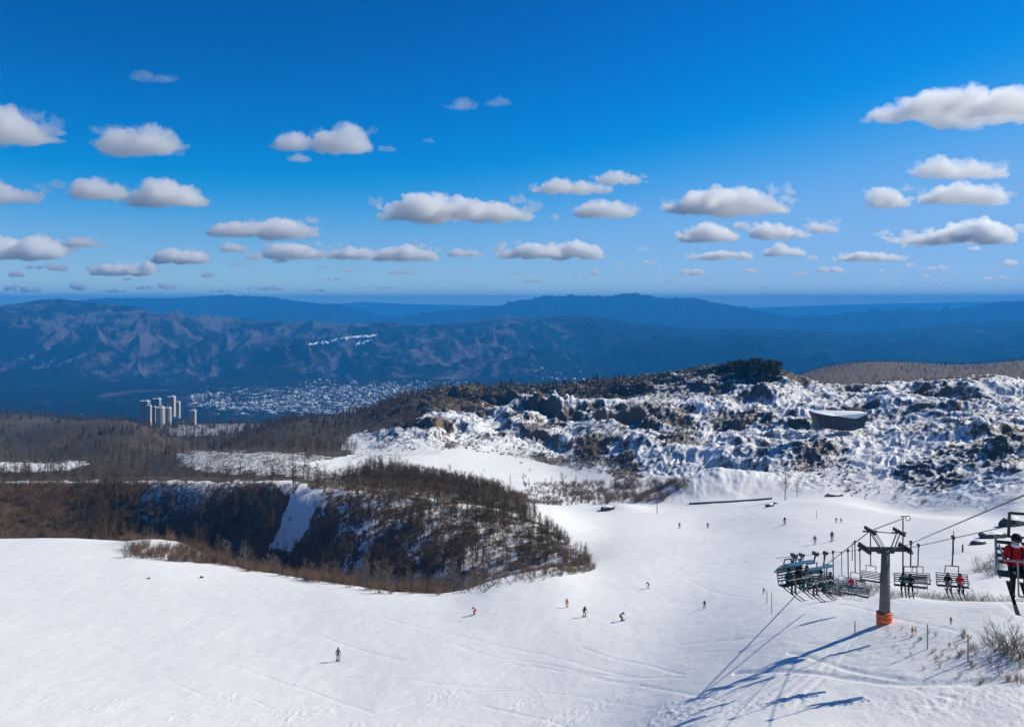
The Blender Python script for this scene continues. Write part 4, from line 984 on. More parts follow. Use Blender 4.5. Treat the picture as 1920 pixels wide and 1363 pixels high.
# ---- markers, rocks, walls
def post(px, py, hp, mat, label, wd=0.05, cap=True, Y=None):
    p = hit(px, py) if Y is None else Vector(((px-HX)/F*Y, Y, float(gz((px-HX)/F*Y, Y)))); h = hp/F*p.y
    t = empty('marker_post', p); tag(t, label, 'post', 'marker posts standing in the snow'); S = MB(); S.bar((0, 0, -.3), (0, 0, h), wd, wd*.85, 8); S.build('shaft', mat, t)
    if cap: S = MB(); S.lathe([(wd*1.1, 0), (wd*1.15, .05), (wd*.5, .08)], 8, (0, 0, h)); S.build('cap', M_ORNG if mat is M_WOOD else M_STEEL, t)
post(1739, 1217, 45, M_STEEL, 'grey marker post between the pylon and the crouching red figure', .06)
post(1815, 1240, 48, M_WOOD, 'reddish wooden post at the left edge of the big bare bushes', .06)
post(1603, 1186, 20, M_DARKM, 'short dark post beside the long shadow of the pylon', .05)
post(1447, 1150, 38, M_WOOD, 'pale post left of the crowded chairs', .05)
post(1438, 1132, 24, M_WOOD, 'shorter pale post beyond the one left of the crowded chairs', .05)
post(1232, 963, 36, M_DARKM, 'thin dark pole where the piste meets the bushes below the hill', .12)
post(1637, 893, 46, M_DARKM, 'thin pole up on the hillside below the dark shed', .10)
post(1788, 1040, 44, M_DARKM, 'dark pole on the snow behind the rightmost distant chair', .07)
post(1805, 1035, 14, M_DARKM, 'short dark post right of the dark pole', .14, False)
post(1531, 972, 14, M_DARKM, 'thin short post on the upper snow left of the distant pair', .06)
post(1598, 1050, 32, M_DARKM, 'dark upright post behind the red clothed rider', .07)
def rock(px, py, wpx, hpx, label, seed):
    p = hit(px, py); s = wpx/F*p.y/2; r = random.Random(seed); bm = bmesh.new(); bmesh.ops.create_icosphere(bm, subdivisions=3, radius=1)
    for v in bm.verts:
        k = 1+.28*mnoise.noise(v.co*1.6+Vector((seed, 0, 0)))+.12*mnoise.noise(v.co*4); v.co = Vector((v.co.x*s*k, v.co.y*s*.7*k, v.co.z*hpx/F*p.y*.8*k))
    me = bpy.data.meshes.new('rock'); 
    for f in bm.faces: f.material_index = 1 if f.normal.z > .75 else 0
    bm.to_mesh(me); bm.free(); me.materials.append(M_ROCK); me.materials.append(M_SNOWC)
    o = bpy.data.objects.new('rock', me); COL.objects.link(o); o.location = p+Vector((0, 0, .1)); tag(o, label, 'rock')
rock(1443, 950, 18, 7, 'dark rock lying on the snow left of the thin tall tree', 3)
rock(1454, 945, 8, 4, 'smaller dark rock beside the one near the thin tall tree', 4)
rock(1565, 930, 34, 6, 'flat dark rock at the foot of the hillside', 5)
rock(1140, 955, 30, 8, 'dark rock in the snow bank where the bushes end', 6)
rock(279, 1086, 5, 3, 'tiny dark rock in the snow below the left brush, nearer the edge', 7)
rock(378, 1083, 7, 4, 'small dark rock in the snow below the left brush', 8)
rock(1905, 985, 60, 20, 'large brown boulder at the right edge above the red rider', 9)
rock(1862, 1008, 50, 13, 'brown boulder left of the one above the red rider', 10)
rock(1835, 1020, 30, 9, 'small brown boulder at the foot of the shaded rocks at right', 12)
# low dark retaining wall at the foot of the mound
wl = []
for (px_, py_) in [(1292,946),(1330,944),(1370,942),(1410,939),(1448,936)]: wl.append(hit(px_, py_))
w_ = empty('low_wall', wl[0]); tag(w_, 'long low dark wall at the foot of the snowy mound', 'wall')
S = MB(); S2 = MB()
for a, b in zip(wl[:-1], wl[1:]):
    a_, b_ = a-wl[0], b-wl[0]; d = (b_-a_); nrm = Vector((-d.y, d.x, 0)).normalized()*.2
    S.add([a_-nrm-Vector((0,0,.6)), a_+nrm-Vector((0,0,.6)), b_+nrm-Vector((0,0,.6)), b_-nrm-Vector((0,0,.6)), a_-nrm+Vector((0,0,.45)), a_+nrm+Vector((0,0,.45)), b_+nrm+Vector((0,0,.45)), b_-nrm+Vector((0,0,.45))], [(3,2,1,0),(4,5,6,7),(0,1,5,4),(2,3,7,6),(1,2,6,5),(3,0,4,7)])
    n2 = nrm*1.4; u = Vector((0,0,.47)); v = Vector((0,0,.60))
    S2.add([a_-n2+u, a_+n2+u, b_+n2+u, b_-n2+u, a_-n2*.8+v, a_+n2*.8+v, b_+n2*.8+v, b_-n2*.8+v], [(3,2,1,0),(4,5,6,7),(0,1,5,4),(2,3,7,6),(1,2,6,5),(3,0,4,7)])
S.build('wall_body', M_DARKM, w_); S2.build('snow_cap', M_SNOWC, w_)
# dark snow roofed shed dug into the hillside
sp = hit(1575, 812); Ys = sp.y; sh = empty('hillside_shed', sp); tag(sh, 'dark shed with flat snow covered roof dug into the snowy hillside', 'shed')
def L_(px, py, dY=0): return at(px, py, Ys)-sp+Vector((0, dY, 0))
fl_, fr_, bl_, br_ = L_(1538, 797), L_(1606, 806), L_(1545, 800, 0), L_(1610, 803, 0)
S = MB(); tl, tm, tr = L_(1527, 775), L_(1560, 783), L_(1606, 786); te = L_(1628, 777); bl, bm_, br = L_(1538, 800), L_(1575, 806), L_(1598, 806); be = L_(1620, 800)
dp = Vector((0, 7, 0)); low = Vector((0, 0, -0.3))
top = [tl, tm, tr, te]; bot = [bl+low, bm_+low, br+low, be+low]
for k in range(3): S.add([bot[k], bot[k+1], top[k+1], top[k]], [(0, 1, 2, 3)])
S.add([bot[3], bot[3]+dp, te+dp, te], [(0, 1, 2, 3)]); S.add([bot[0], bot[0]+dp, tl+dp, tl], [(3, 2, 1, 0)]); S.add([bot[0]+dp, bot[3]+dp, te+dp, tl+dp], [(3, 2, 1, 0)])
S.build('wall', simple('dark_tarred_wall', (0.03, 0.035, 0.045), 0.7, var=.3, scale=.6), sh)
S = MB(); up = Vector((0, 0, .06)); up2 = Vector((0, 0, .55)); vs = top+[te+dp, tl+dp]
S.add([v+up for v in vs]+[v+up2-(v-tm)*.03 for v in vs], [tuple(range(6))[::-1], tuple(range(6, 12))]+[(i, (i+1) % 6, 6+(i+1) % 6, 6+i) for i in range(6)]); S.build('roof_snow', M_SNOWC, sh)
S = MB()
for k in range(3): S.bar(top[k]+Vector((0, -.12, 0)), top[k+1]+Vector((0, -.12, 0)), .14, .14, 6)
S.build('eaves', M_DARKM, sh)
# ---- conifers by the lift, single trees and bushes
for k, (px_, py_, hp) in enumerate([(1352,700,14),(1366,698,18),(1381,698,22),(1396,700,26),(1408,702,30),(1420,702,30),(1432,704,32),(1440,706,30),(1392,706,22),(1450,708,20)]):
    p = hit(px_, py_, 400); s_ = hp/F*p.y/3.9; v = k % 3
    t = bpy.data.objects.new('pine', RPN[v][0]); COL.objects.link(t); c = bpy.data.objects.new('crown', RPN[v][1]); COL.objects.link(c); c.parent = t
    t.location = p; t.scale = (s_*1.25, s_*1.25, s_); t.rotation_euler.z = k*2.1; tag(t, 'dark round crowned pine in the dense clump on the crest of the hill', 'tree', 'pines in the clump on the crest of the hill')
def lone_tree(px, py, hp, v, label, wid=1.0):
    p = hit(px, py); h = hp/F*p.y/6.6; t = bpy.data.objects.new('bare_tree', TREE_TRUNK[v]); COL.objects.link(t); c = bpy.data.objects.new('crown', TREE_CROWN[v]); COL.objects.link(c); c.parent = t
    t.location = p; t.scale = (h*wid, h*wid, h); tag(t, label, 'tree')
lone_tree(1472, 938, 64, 0, 'tall thin bare tree at the foot of the hillside by the dark rocks', .7)
lone_tree(1494, 932, 34, 2, 'short leafless tree just right of the tall thin one below the hillside')
lone_tree(1056, 930, 44, 3, 'bare tree with rounded crown in the snowfield beyond the bank', 1.3)
lone_tree(1020, 938, 34, 4, 'small bare tree left of the round crowned one in the snowfield')
lone_tree(957, 930, 42, 5, 'thin crooked bare stem alone on the snowfield beyond the bank', .4)
lone_tree(105, 1006, 62, 1, 'pale trunked bare tree at the left behind the piste edge')
BS = [shrub_mb(500+i, 2.0, .9, 24).mesh('shrub', M_TWIG_G) for i in range(4)]
def bush(px, py, hp, v, label, group, Y=None):
    p = hit(px, py) if Y is None else Vector(((px-HX)/F*Y, Y, float(gz((px-HX)/F*Y, Y)))); s = hp/F*p.y/2.0
    o = bpy.data.objects.new('bare_bush', BS[v % 4]); COL.objects.link(o); o.location = p; o.scale = (s*1.25, s*1.25, s); o.rotation_euler.z = v*1.3; tag(o, label, 'bush', group)
for k, (px_, py_, hp) in enumerate([(1866,1218,44),(1884,1222,58),(1902,1226,62),(1920,1228,70),(1848,1208,26),(1900,1238,40),(1935,1240,50)]):
    bush(px_, py_, hp, k, 'bare grey brown bush in the big thicket at the lower right edge', 'bushes of the thicket at the lower right')
r_ = random.Random(77)
for k in range(42):
    px_ = 1655+k*6.9+r_.uniform(-4, 4); bush(px_, 0, r_.uniform(16, 34) if px_ > 1800 else r_.uniform(10, 22), k, 'bare bush in the row behind the snow ridge right of the pylon', 'row of bare bushes behind the snow ridge', Y=float(np.interp(px_, [1655, 1710, 1800, 1920], [92, 92, 86, 80]))+r_.uniform(-2, 5))
for k in range(16):
    bush(1560+r_.uniform(0, 90), 1100+r_.uniform(0, 18), r_.uniform(14, 26), k, 'small bare bush under the chairs left of the pylon', 'small bushes under the chairs')
for k in range(14):
    bush(1830+r_.uniform(0, 60), 1050+r_.uniform(0, 32), r_.uniform(12, 26), k, 'bare bush on the snow left of the nearest rider', 'bushes left of the nearest rider')
scatter('snow_twigs', SHRUB, sample(60, inpoly([(1640,1165),(1920,1190),(1920,1290),(1700,1270)], PX, PPY)*(KI < 5)*1.0, 31), .1, .35, 31, 'little twigs sticking out of the snow at the lower right', 'twigs')
# ---- resort towers on the plateau
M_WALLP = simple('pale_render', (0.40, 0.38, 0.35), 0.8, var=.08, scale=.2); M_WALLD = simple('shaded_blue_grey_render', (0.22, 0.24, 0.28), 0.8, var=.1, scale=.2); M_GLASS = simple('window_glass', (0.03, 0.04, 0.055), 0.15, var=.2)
def tower_block(px, ytop, ybase, wpx, Y, label, mat, roundish=False):
    ytop += 4; b = at(px, ybase, Y); w = wpx*1.2/F*Y; h = (ybase-ytop)/F*Y; t = empty('apartment_tower', (b.x, Y, b.z-6)); tag(t, label, 'tower block', 'resort towers above the valley town'); h += 6
    S = MB()
    if roundish: S.lathe([(w*.5, 0), (w*.5, h)], 20)
    else: S.box((0, 0, h/2), (w, w*.8, h), bev=.1)
    S.build('wall', mat, t)
    nst = max(3, int(h/3.2))
    for k in range(1, nst):
        z = k*h/nst; S = MB()
        if roundish: S.lathe([(w*.5+.35, z-.12), (w*.5+.35, z+.12)], 20)
        else: S.box((0, 0, z), (w+.6, w*.8+.6, .25))
        S.build('balcony', mat, t)
        for q in range(4):
            xq = (q-1.5)*w*.21; S = MB(); yq = -(w*.4+.04) if not roundish else -math.sqrt(max(.1, (w*.5)**2-xq*xq))-.02
            S.box((xq, yq, z+h/nst*.5), (w*.12, .12, h/nst*.45)); S.build('window', M_GLASS, t)
    S = MB(); S.box((0, 0, h+.4), (w*1.02, w*.82, .8), bev=.1) if not roundish else S.lathe([(w*.52, h), (w*.52, h+.8)], 20); rf = S.build('roof', M_SNOWC, t)
    S = MB(); S.box((w*.1, 0, h+2.0), (w*.35, w*.3, 2.6), bev=.1); S.build('lift_house', mat, rf)
for (px_, y0, y1, wp, Y, lab, mt, rd) in [(279,757,792,7,1420,'slim pale resort tower, leftmost of the group above the town',M_WALLP,False),(289,759,794,5,1440,'narrowest resort tower, between the leftmost and the round central one',M_WALLD,False),
    (301,760,796,13,1400,'widest round resort tower in the middle of the group',M_WALLP,True),(316,761,790,9,1460,'round resort tower right of the widest one',M_WALLP,True),
    (272,748,790,12,1600,'dark resort tower behind the leftmost pale one',M_WALLD,False),(294,744,780,11,1650,'dark resort tower behind, between the two left ones',M_WALLD,False),
    (322,740,775,10,1620,'tall resort tower with a lit side at the back of the group',M_WALLP,False),(333,750,778,7,1640,'lower tower leaning on the tall back one',M_WALLP,False),(362,766,793,8,1430,'isolated pale tower right of the resort group',M_WALLP,False)]:
    tower_block(px_, y0, y1, wp, Y, lab, mt, rd)
# ---- town houses in the valley
M_HW = [simple('house_wall_light', (0.50, 0.48, 0.44), .8, var=.1), simple('house_wall_brown', (0.20, 0.15, 0.12), .8, var=.2), simple('house_wall_grey', (0.30, 0.30, 0.32), .8, var=.1)]
def house_mesh(w, d, h, rh, wm):
    S = MB(); S.box((0, 0, h/2), (w, d, h)); S.mi = 1; o_ = .6
    S.add([(-w/2-o_, -d/2-o_, h+.02), (w/2+o_, -d/2-o_, h+.02), (w/2+o_, d/2+o_, h+.02), (-w/2-o_, d/2+o_, h+.02), (-w/2-o_, 0, h+rh), (w/2+o_, 0, h+rh)], [(0,1,5,4),(3,4,5,2),(0,4,3),(1,2,5),(0,3,2,1)])
    S.m[-5:] = [1]*5; S.mi = 2
    for k in range(4): S.box(((k-1.5)*w*.22, -d/2-.03, h*.45), (w*.10, .1, h*.3)); S.m[-6:] = [2]*6
    me = S.mesh('house', [M_HW[wm], M_SNOWC, M_GLASS]); return me
M_ROOFG = simple('grey_roof', (0.16, 0.15, 0.16), .8, var=.3); M_ROOFM = simple('thawing_roof', (0.45, 0.45, 0.46), .8, var=.2)
HM = [house_mesh(14, 11, 6, 3.5, 0), house_mesh(22, 12, 8, 3, 1), house_mesh(12, 10, 6, 4, 2), house_mesh(30, 14, 14, 2, 0), house_mesh(16, 12, 9, 4, 0), house_mesh(40, 18, 9, 2.5, 2)]
for i_, m_ in ((1, M_ROOFG), (2, M_ROOFM), (4, M_ROOFM), (5, M_ROOFG)): HM[i_].materials[1] = m_
def town_points(n, poly, seed, Y0, Y1):
    r = random.Random(seed); out = []; xs = [p[0] for p in poly]
    while len(out) < n:
        px_ = r.uniform(min(xs), max(xs)); Y = Y0*(Y1/Y0)**r.random(); x = (px_-HX)/F*Y; z = gz_far(x, Y); py_ = HY-z/Y*F
        if bool(inpoly(poly, np.array([px_]), np.array([py_]))[0]): out.append((x, Y, z, px_, py_))
    return out
tp = (town_points(950, [(560,735),(700,722),(790,724),(830,730),(700,762),(640,780),(480,772),(400,770),(400,758),(500,752)], 1, 2900, 5400)
    + town_points(160, [(360,738),(420,738),(440,760),(350,765)], 2, 2900, 5000) + town_points(140, [(560,712),(880,716),(860,728),(560,730)], 3, 3500, 6000) + town_points(60, [(1000,690),(1110,690),(1120,718),(1000,712)], 6, 4500, 9000))
tp.sort(key=lambda q: q[1]); r_ = random.Random(9)
def town_label(px_):
    if px_ < 450: return 'small pale house of the town close right of the resort towers'
    if px_ < 620: return 'small pale house in the left half of the valley town'
    return 'small pale house in the right half of the valley town'
for (x, y, z, px_, py_) in tp[:290]:
    o = bpy.data.objects.new('house', HM[r_.randrange(6)]); COL.objects.link(o); o.location = (x, y, z); o.rotation_euler.z = r_.uniform(-.6, .6); s = r_.uniform(.45, .85); o.scale = (s, s, s)
    lb = town_label(px_); tag(o, lb, 'house', lb.replace('small pale house', 'houses'))
scatter('distant_town', HM, np.array([q[:3] for q in tp[290:]]), .4, .85, 33, 'distant pale roofed houses crowding the valley floor', 'houses', 0)
tw_ = town_points(3600, [(330,715),(900,712),(840,740),(660,790),(300,790)], 8, 2700, 5600)
scatter('town_woods', [CON_ONE[0], CON_ONE[1], RPN_ONE], np.array([q[:3] for q in tw_]), .9, 1.9, 34, 'dark groves and trees between the houses of the valley town', 'trees', .05)
# plateau buildings right of the towers
for k, (px_, wp, lab) in enumerate([(405,8,'long white roofed building left of centre between towers and town'),(152,7,'lone white roofed building at the left above the dark forest'),(375,10,'white roofed building directly right of the isolated tower'),(340,8,'white roofed building between the back towers and the isolated tower')]):
    Y = 1700 if k != 1 else 1500; x = (px_-HX)/F*Y; z = float(gz(x, Y)); zz_ = -({0:777,1:778,2:752,3:792}[k]-HY)/F*Y
    o = bpy.data.objects.new('building', HM[5] if k != 1 else HM[1]); COL.objects.link(o); o.location = (x, Y, max(z, zz_)); s = wp/F*Y/40*1.2; o.scale = (s, s, s); tag(o, lab, 'building')
# ---------------------------------------------------------------- clouds: real bodies of vapour, 1.6 km above the camera
def cloud_mat(name, dens):
    m = bpy.data.materials.new(name); m.use_nodes = True; n = m.node_tree; n.nodes.clear()
    pv = n.nodes.new('ShaderNodeVolumePrincipled'); pv.inputs['Color'].default_value = (1, 1, 1, 1)
    pv.inputs['Density'].default_value = dens; pv.inputs['Anisotropy'].default_value = 0.45
    o = n.nodes.new('ShaderNodeOutputMaterial'); n.links.new(pv.outputs[0], o.inputs['Volume']); return m
CM = {k: cloud_mat('cloud_vapour_'+k, d) for k, d in (('thick', 0.0052), ('mid', 0.0040), ('thin', 0.0022), ('veil', 0.0022))}
_TX = []
for i, (ns, dep) in enumerate([(1.0, 2), (0.4, 3)]):
    t = bpy.data.textures.new('cloud_lumps', 'CLOUDS'); t.noise_scale = 1.0; t.noise_depth = dep; _TX.append(t)
_ICO = None
def ico_verts():
    global _ICO
    if _ICO is None:
        bm = bmesh.new(); bmesh.ops.create_icosphere(bm, subdivisions=3, radius=1)
        _ICO = (np.array([v.co[:] for v in bm.verts]), np.array([[v.index for v in f.verts] for f in bm.faces])); bm.free()
    return _ICO
def puffs_mesh(name, puffs, voxel, amp, mat, seed):
    V, Fc = ico_verts(); vs, fs = [], []
    for k, (c, r) in enumerate(puffs):
        vs.append(V*np.array(r)+np.array(c)); fs.append(Fc+k*len(V))
    me = bpy.data.meshes.new(name); me.from_pydata(np.concatenate(vs).tolist(), [], np.concatenate(fs).tolist())
    o = bpy.data.objects.new(name, me); COL.objects.link(o)
    rm = o.modifiers.new('r', 'REMESH'); rm.mode = 'VOXEL'; rm.voxel_size = voxel
    dg = bpy.context.evaluated_depsgraph_get(); ev = o.evaluated_get(dg)
    m2 = bpy.data.meshes.new_from_object(ev); o.modifiers.clear(); o.data = m2; bpy.data.meshes.remove(me)
    n = len(m2.vertices); co = np.empty(n*3, np.float32); m2.vertices.foreach_get('co', co); co = co.reshape(-1, 3)
    no = np.empty(n*3, np.float32); m2.vertices.foreach_get('normal', no); no = no.reshape(-1, 3)
    s1 = amp*5.0; q = co+seed*37.1
    def n3(s, o_):   # cheap 3-D noise from three planar noises
        return (perlin(q[:, 0]/s+o_, q[:, 2]/s+o_) + perlin(q[:, 1]/s+o_+5, q[:, 2]/s-o_) + perlin((q[:, 0]+q[:, 1]*0.7)/s-o_, (q[:, 1]-q[:, 0]*0.6)/s+3+o_))*0.8
    if mat.name.endswith('veil'): d = (0.15-np.abs(n3(s1*0.7, 1.3)))*1.2 + (0.15-np.abs(n3(s1*0.3, 4.1)))*0.9 + (0.15-np.abs(n3(s1*0.13, 7.7)))*0.6
    else: d = (0.25-np.abs(n3(s1, 1.3)))*1.0 + (0.25-np.abs(n3(s1*0.45, 4.1)))*0.55 + (0.2-np.abs(n3(s1*0.2, 7.7)))*0.30
    flat = np.clip((no[:, 2]+0.75)/0.6, 0.25, 1)
    co = co + no*(d*amp*2.7*flat)[:, None]
    m2.vertices.foreach_set('co', co.astype(np.float32).ravel()); m2.polygons.foreach_set('use_smooth', np.ones(len(m2.polygons), bool)); m2.update()
    rm = o.modifiers.new('r', 'REMESH'); rm.mode = 'VOXEL'; rm.voxel_size = voxel*.9
    m3 = bpy.data.meshes.new_from_object(o.evaluated_get(bpy.context.evaluated_depsgraph_get())); o.modifiers.clear(); o.data = m3; m3.name = name; bpy.data.meshes.remove(m2); m2 = m3
    m2.polygons.foreach_set('use_smooth', np.ones(len(m2.polygons), bool))
    m2.materials.clear(); m2.materials.append(mat)
    return o
def cloud_puffs(x0, x1, y0, y1, rnd, prof=None, alt=1650):
    """puffs of a cloud seen between photo columns x0..x1, top y0, base y1"""
    Y = alt*F/(HY-y1+6); W = (x1-x0)/F*Y; Hh = (y1-y0)/F*Y
    cx = ((x0+x1)/2-HX)/F*Y; zb = (HY-y1)/F*Y
    out = []; prof = prof or [0.35, 0.8, 1.0, 0.85, 0.45]
    n = int(10 + 9*W/max(Hh, 1)); n = min(n, 70)
    for i in range(n):
        t = rnd.random(); pr = np.interp(t, np.linspace(0, 1, len(prof)), prof)*rnd.uniform(0.75, 1.02)
        hz = max(0.12, pr)*Hh
        r = min(hz*0.52, Hh*rnd.uniform(0.20, 0.46)); r = max(r, Hh*0.10)
        z = zb + r*0.75 + (hz-1.75*r)*max(0, rnd.random()**0.8) if hz > 1.75*r else zb + r*0.8
        edge = 1-abs(2*t-1)**2
        y = Y + rnd.uniform(-0.5, 0.5)*W*0.55*edge
        x = cx + (t-0.5)*(W-1.6*r)
        out.append(((x, y, z), (r*rnd.uniform(1.1, 1.5), r*1.3, r*rnd.uniform(0.8, 1.0))))
    core = list(out)
    for i in range(int(n*2.6)):      # ragged fringe
        (x, y, z), (rx, ry, rz) = rnd.choice(core)
        a = rnd.uniform(0, 2*math.pi); e = rnd.uniform(-0.5, 1.4); q = rnd.uniform(0.85, 1.12)
        r = Hh*rnd.uniform(0.045, 0.13)
        dx = math.cos(a)*math.cos(e)*rx*q; dy = math.sin(a)*math.cos(e)*ry*q; dz = max(-0.3, math.sin(e))*rz*q
        px_ = x+dx
        if abs(px_-cx) > W*0.5: continue
        out.append(((px_, y+dy, max(z+dz, zb+r*0.5)), (r*rnd.uniform(1.2, 2.2), r*1.3, r*0.8)))
    for i in range(int(5+W/Hh)):     # detached shreds at both ends
        sgn = rnd.choice((-1, 1)); r = Hh*rnd.uniform(0.04, 0.09)
        out.append(((cx+sgn*W*rnd.uniform(0.40, 0.52), Y+rnd.uniform(-.2, .2)*W, zb+Hh*rnd.uniform(0.05, 0.4)), (r*rnd.uniform(1.5, 3.0), r*1.5, r*0.7)))
    return out, Y, W, Hh
clouds = [
 (-45,98,195,268,'thick',[.8,1,.95,.5,.15],'white cumulus cut by the left picture edge, topmost of the clouds at that edge'),
 (186,335,232,290,'thick',[.5,.9,.85,1,.8],'white cumulus alone in the upper left sky, rounded with a dented top'),
 (515,590,240,282,'thick',None,'smaller left lobe of the paired cumulus left of the sky centre'),
 (585,696,230,285,'thick',[.3,.7,1,.95,.5],'larger right lobe of the paired cumulus left of the sky centre'),
 (540,582,287,303,'mid',None,'tiny cloud hanging under the paired cumulus left of the sky centre'),
 (835,893,182,205,'thin',[.2,.4,.9,1,.6],'faint small cloud high near the top centre, left one of two'),
 (912,960,180,198,'thin',None,'faint small cloud high near the top centre, right one of two'),
 (246,333,131,152,'thin',[.7,1,.7,.6,.4],'faint thin streak of cloud highest in the left sky'),
 (-30,72,335,380,'mid',[1,1,.7,.4,.5],'grey white cloud at the left edge, below the big cumulus there'),
 (94,120,333,354,'thin',None,'tiny faint puff just left of the round white cumulus'),
 (130,229,328,374,'thick',[.7,1,.75,1,.6],'round white cumulus in the left sky with a tall neighbour on its right'),
 (235,390,331,386,'thick',[.3,.6,1,.7,.2],'peaked white cumulus in the left sky with trailing right edge'),
 (384,492,410,443,'thick',[.3,.7,.9,1,.8],'left half of the long white cloud above the far blue ridge'),
 (488,596,401,446,'thick',[.7,1,.8,.6,.3],'peaked right half of the long white cloud above the far blue ridge'),
 (718,998,357,414,'thick',[.35,1,.85,.7,.6,.3],'long puffy white cumulus in the middle of the sky'),
 (1000,1146,330,362,'thick',[.3,1,.7,.7,.4],'low flat white cloud right of the sky centre, under a thin one'),
 (1114,1212,316,345,'thick',[.5,1,.9,.5,.2],'thin white cloud overlapping the top of a flat cloud right of centre'),
 (1080,1190,367,408,'thick',[.5,.9,1,.8,.4],'oval white cumulus with dark base left of the largest grey bellied one'),
 (1252,1480,340,400,'thick',[.4,.6,1,1,.75,.3,.2],'largest domed white cumulus with grey belly in the right sky'),
 (1272,1382,414,453,'thick',[.3,.6,1,.9,.4],'white cumulus under the left side of the grey bellied dome'),
 (1374,1406,412,430,'mid',None,'tiny round puff between two clouds under the grey bellied dome'),
 (1408,1514,413,447,'thick',[.6,1,.7,.5,.35],'white cloud with lumpy left end under the right side of the dome'),
 (1518,1574,409,436,'mid',[.9,.5,.7,.6,.3],'small ragged wisp right of the clouds under the dome'),
 (1636,1990,157,226,'thick',[.25,.6,1,.8,.75,.6,.5],'long ragged white cloud highest at the right edge'),
 (1719,1890,291,334,'mid',[.7,1,.9,.6,.5,.3],'arched ragged white cloud below the highest right one'),
 (1722,1888,340,384,'mid',[.3,.8,1,.8,.7,.5],'ragged white cloud directly beneath the arched one at right'),
 (1628,1703,346,388,'thick',[.8,1,.8,.6,.4],'small solid white cloud left of the ragged pair at right'),
 (1678,1898,409,457,'thick',[.15,.35,.6,1,.9,.4],'wedge shaped white cloud rising to the right above the brown ridge'),
 (-40,118,438,486,'mid',[.8,.9,.8,1,.6],'broad grey white cloud low at the left edge over the round mountain'),
 (118,190,442,464,'mid',None,'small white cloud touching the right end of the broad low left one'),
 (288,388,462,494,'thick',[.4,1,.9,.8,.5],'white cloud low in the left sky, right of a flat grey one'),
 (165,292,486,516,'mid',[.4,.6,.8,.6,1],'flat greyish cloud low over the left mountain'),
 (489,612,453,484,'mid',[.5,1,.9,.7,.4],'white cloud directly below the long two part cloud'),
 (612,700,458,486,'mid',[.4,.7,1,.7,.8],'left end of the long low cloud bank over the valley town'),
 (695,822,456,489,'mid',[.7,.6,1,.7,.4],'right end of the long low cloud bank over the valley town'),
 (838,904,464,481,'mid',[.5,1,.7,.8,.4],'small low cloud between two cloud banks near the sky centre'),
 (925,1055,452,484,'mid',[.3,.5,1,.9,.6],'left part of the low cloud bank over the jagged far range'),
 (1035,1128,445,486,'mid',[.6,1,.9,.8,.3],'right part of the low cloud bank over the jagged far range'),
 (1285,1413,467,487,'mid',[.3,.6,1,.9,.5],'long thin cloud low under the row of clouds below the dome'),
 (1436,1511,455,481,'mid',[.6,1,.8,.6,.3],'small lumpy low cloud right of the long thin one'),
 (1572,1700,469,490,'mid',[.4,1,.8,.7,.4],'flat low cloud above the right far ridges'),
 (412,462,450,472,'mid',[.5,1,.8,.6],'small low puff below the left end of the long two part cloud'),
]
for ci, (x0, x1, y0, y1, kind, prof, lab) in enumerate(clouds):
    rnd = random.Random(100+ci)
    pf, Yc, Wc, Hc = cloud_puffs(x0, x1, y0, y1, rnd, prof)
    vox = max(Wc/170, Hc/60)
    o = puffs_mesh('cloud', pf, vox, Hc*0.15, CM[kind], ci)
    tag(o, lab, 'cloud', 'clouds drifting above the mountains')
    if kind != 'thin':
        vp = [(c, tuple(q*rnd.uniform(1.05, 1.35) for q in r)) for c, r in pf[::2]]
        cxm = sum(c[0] for c, r in pf)/len(pf)
        for q in range(int(6+1.2*Wc/Hc)):
            vp.append(((cxm+rnd.uniform(-.55, .55)*Wc, Yc+rnd.uniform(-.2, .2)*Wc, pf[0][0][2]+Hc*rnd.uniform(0, .5)), (Hc*rnd.uniform(.2, .4), Hc*.3, Hc*rnd.uniform(.12, .2))))
        v_ = puffs_mesh('veil', vp, vox*1.5, Hc*0.15, CM['veil'], ci+300); v_.parent = o
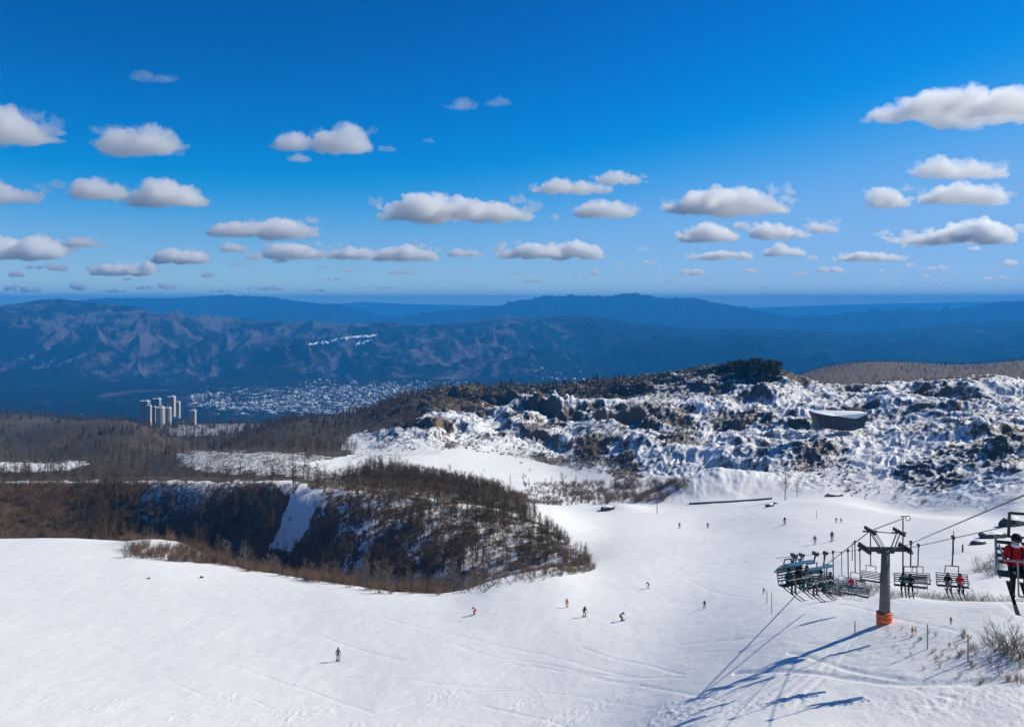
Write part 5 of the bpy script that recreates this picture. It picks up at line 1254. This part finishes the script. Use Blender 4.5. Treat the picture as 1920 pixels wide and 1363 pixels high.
# the faint far flecks nobody could count: one object
rnd = random.Random(5); allp = []
flecks = [(452,500,470,488),(505,550,477,492),(80,140,490,508),(1190,1245,485,497),(1190,1225,461,472),(1260,1325,499,516),(1388,1430,500,514),(1475,1520,507,517),(1530,1600,495,512),(1560,1572,480,490),(1640,1660,502,510),(1695,1725,489,500),(1725,1808,494,506),(1812,1848,458,470),(1880,1925,482,500),(1072,1092,509,518),(1106,1124,500,516),(1150,1200,512,519),(724,812,503,514),(636,674,502,512),(372,416,508,520),(1655,1690,517,523),(1718,1750,514,523),(1780,1800,512,518),(1510,1552,476,488),(1320,1365,538,543),(1420,1450,534,540),(1900,1930,415,436),(0,90,532,546),(120,175,528,544),(180,250,540,548),(240,300,533,543),(285,350,527,542),(460,540,534,545),(30,60,540,548),(350,450,542,548),(560,640,540,547),(770,790,445,455),(1030,1052,398,412),(788,824,258,268),(703,740,268,284),(1600,1640,534,540),(1675,1720,536,541),(690,760,536,543),(900,1000,508,516),(960,1040,522,530),(1230,1290,524,530),(1560,1640,540,545),(1830,1925,516,526),(1740,1800,528,534),(600,680,520,527),(820,900,500,508),(0,70,505,520),(210,260,518,526),(1130,1180,490,498),(30,130,492,504),(420,470,492,500),(580,640,497,505)]
for (x0, x1, y0, y1) in flecks:
    for sub in range(3):
        a = x0+(x1-x0)*rnd.uniform(0, .45); b = a+(x1-x0)*rnd.uniform(.35, .6)
        yy = rnd.uniform(-1.5, 1.5)
        pf, Yc, Wc, Hc = cloud_puffs(a, min(b, x1+2), y0+yy+1, y1+yy, rnd, None, alt=1500)
        allp.append((pf[:9]+pf[-5:], Hc, Yc))
me_all = None; objs = []
bmm = bmesh.new()
for k, (pf, Hc, Yc) in enumerate(allp):
    if 'clipped' and Hc <= 0: continue
    o = puffs_mesh('fleck', pf, Hc/9, Hc*0.16, CM['thin'], 200+k)
    bmm.from_mesh(o.data); md = o.data; bpy.data.objects.remove(o); bpy.data.meshes.remove(md)
me = bpy.data.meshes.new('cloud_flecks'); bmm.to_mesh(me); bmm.free(); me.materials.append(CM['mid'])
for p in me.polygons: p.use_smooth = True
o = bpy.data.objects.new('cloud_flecks', me); COL.objects.link(o); tag(o, 'faint ragged flecks of distant cloud above the horizon', 'clouds', kind='stuff')
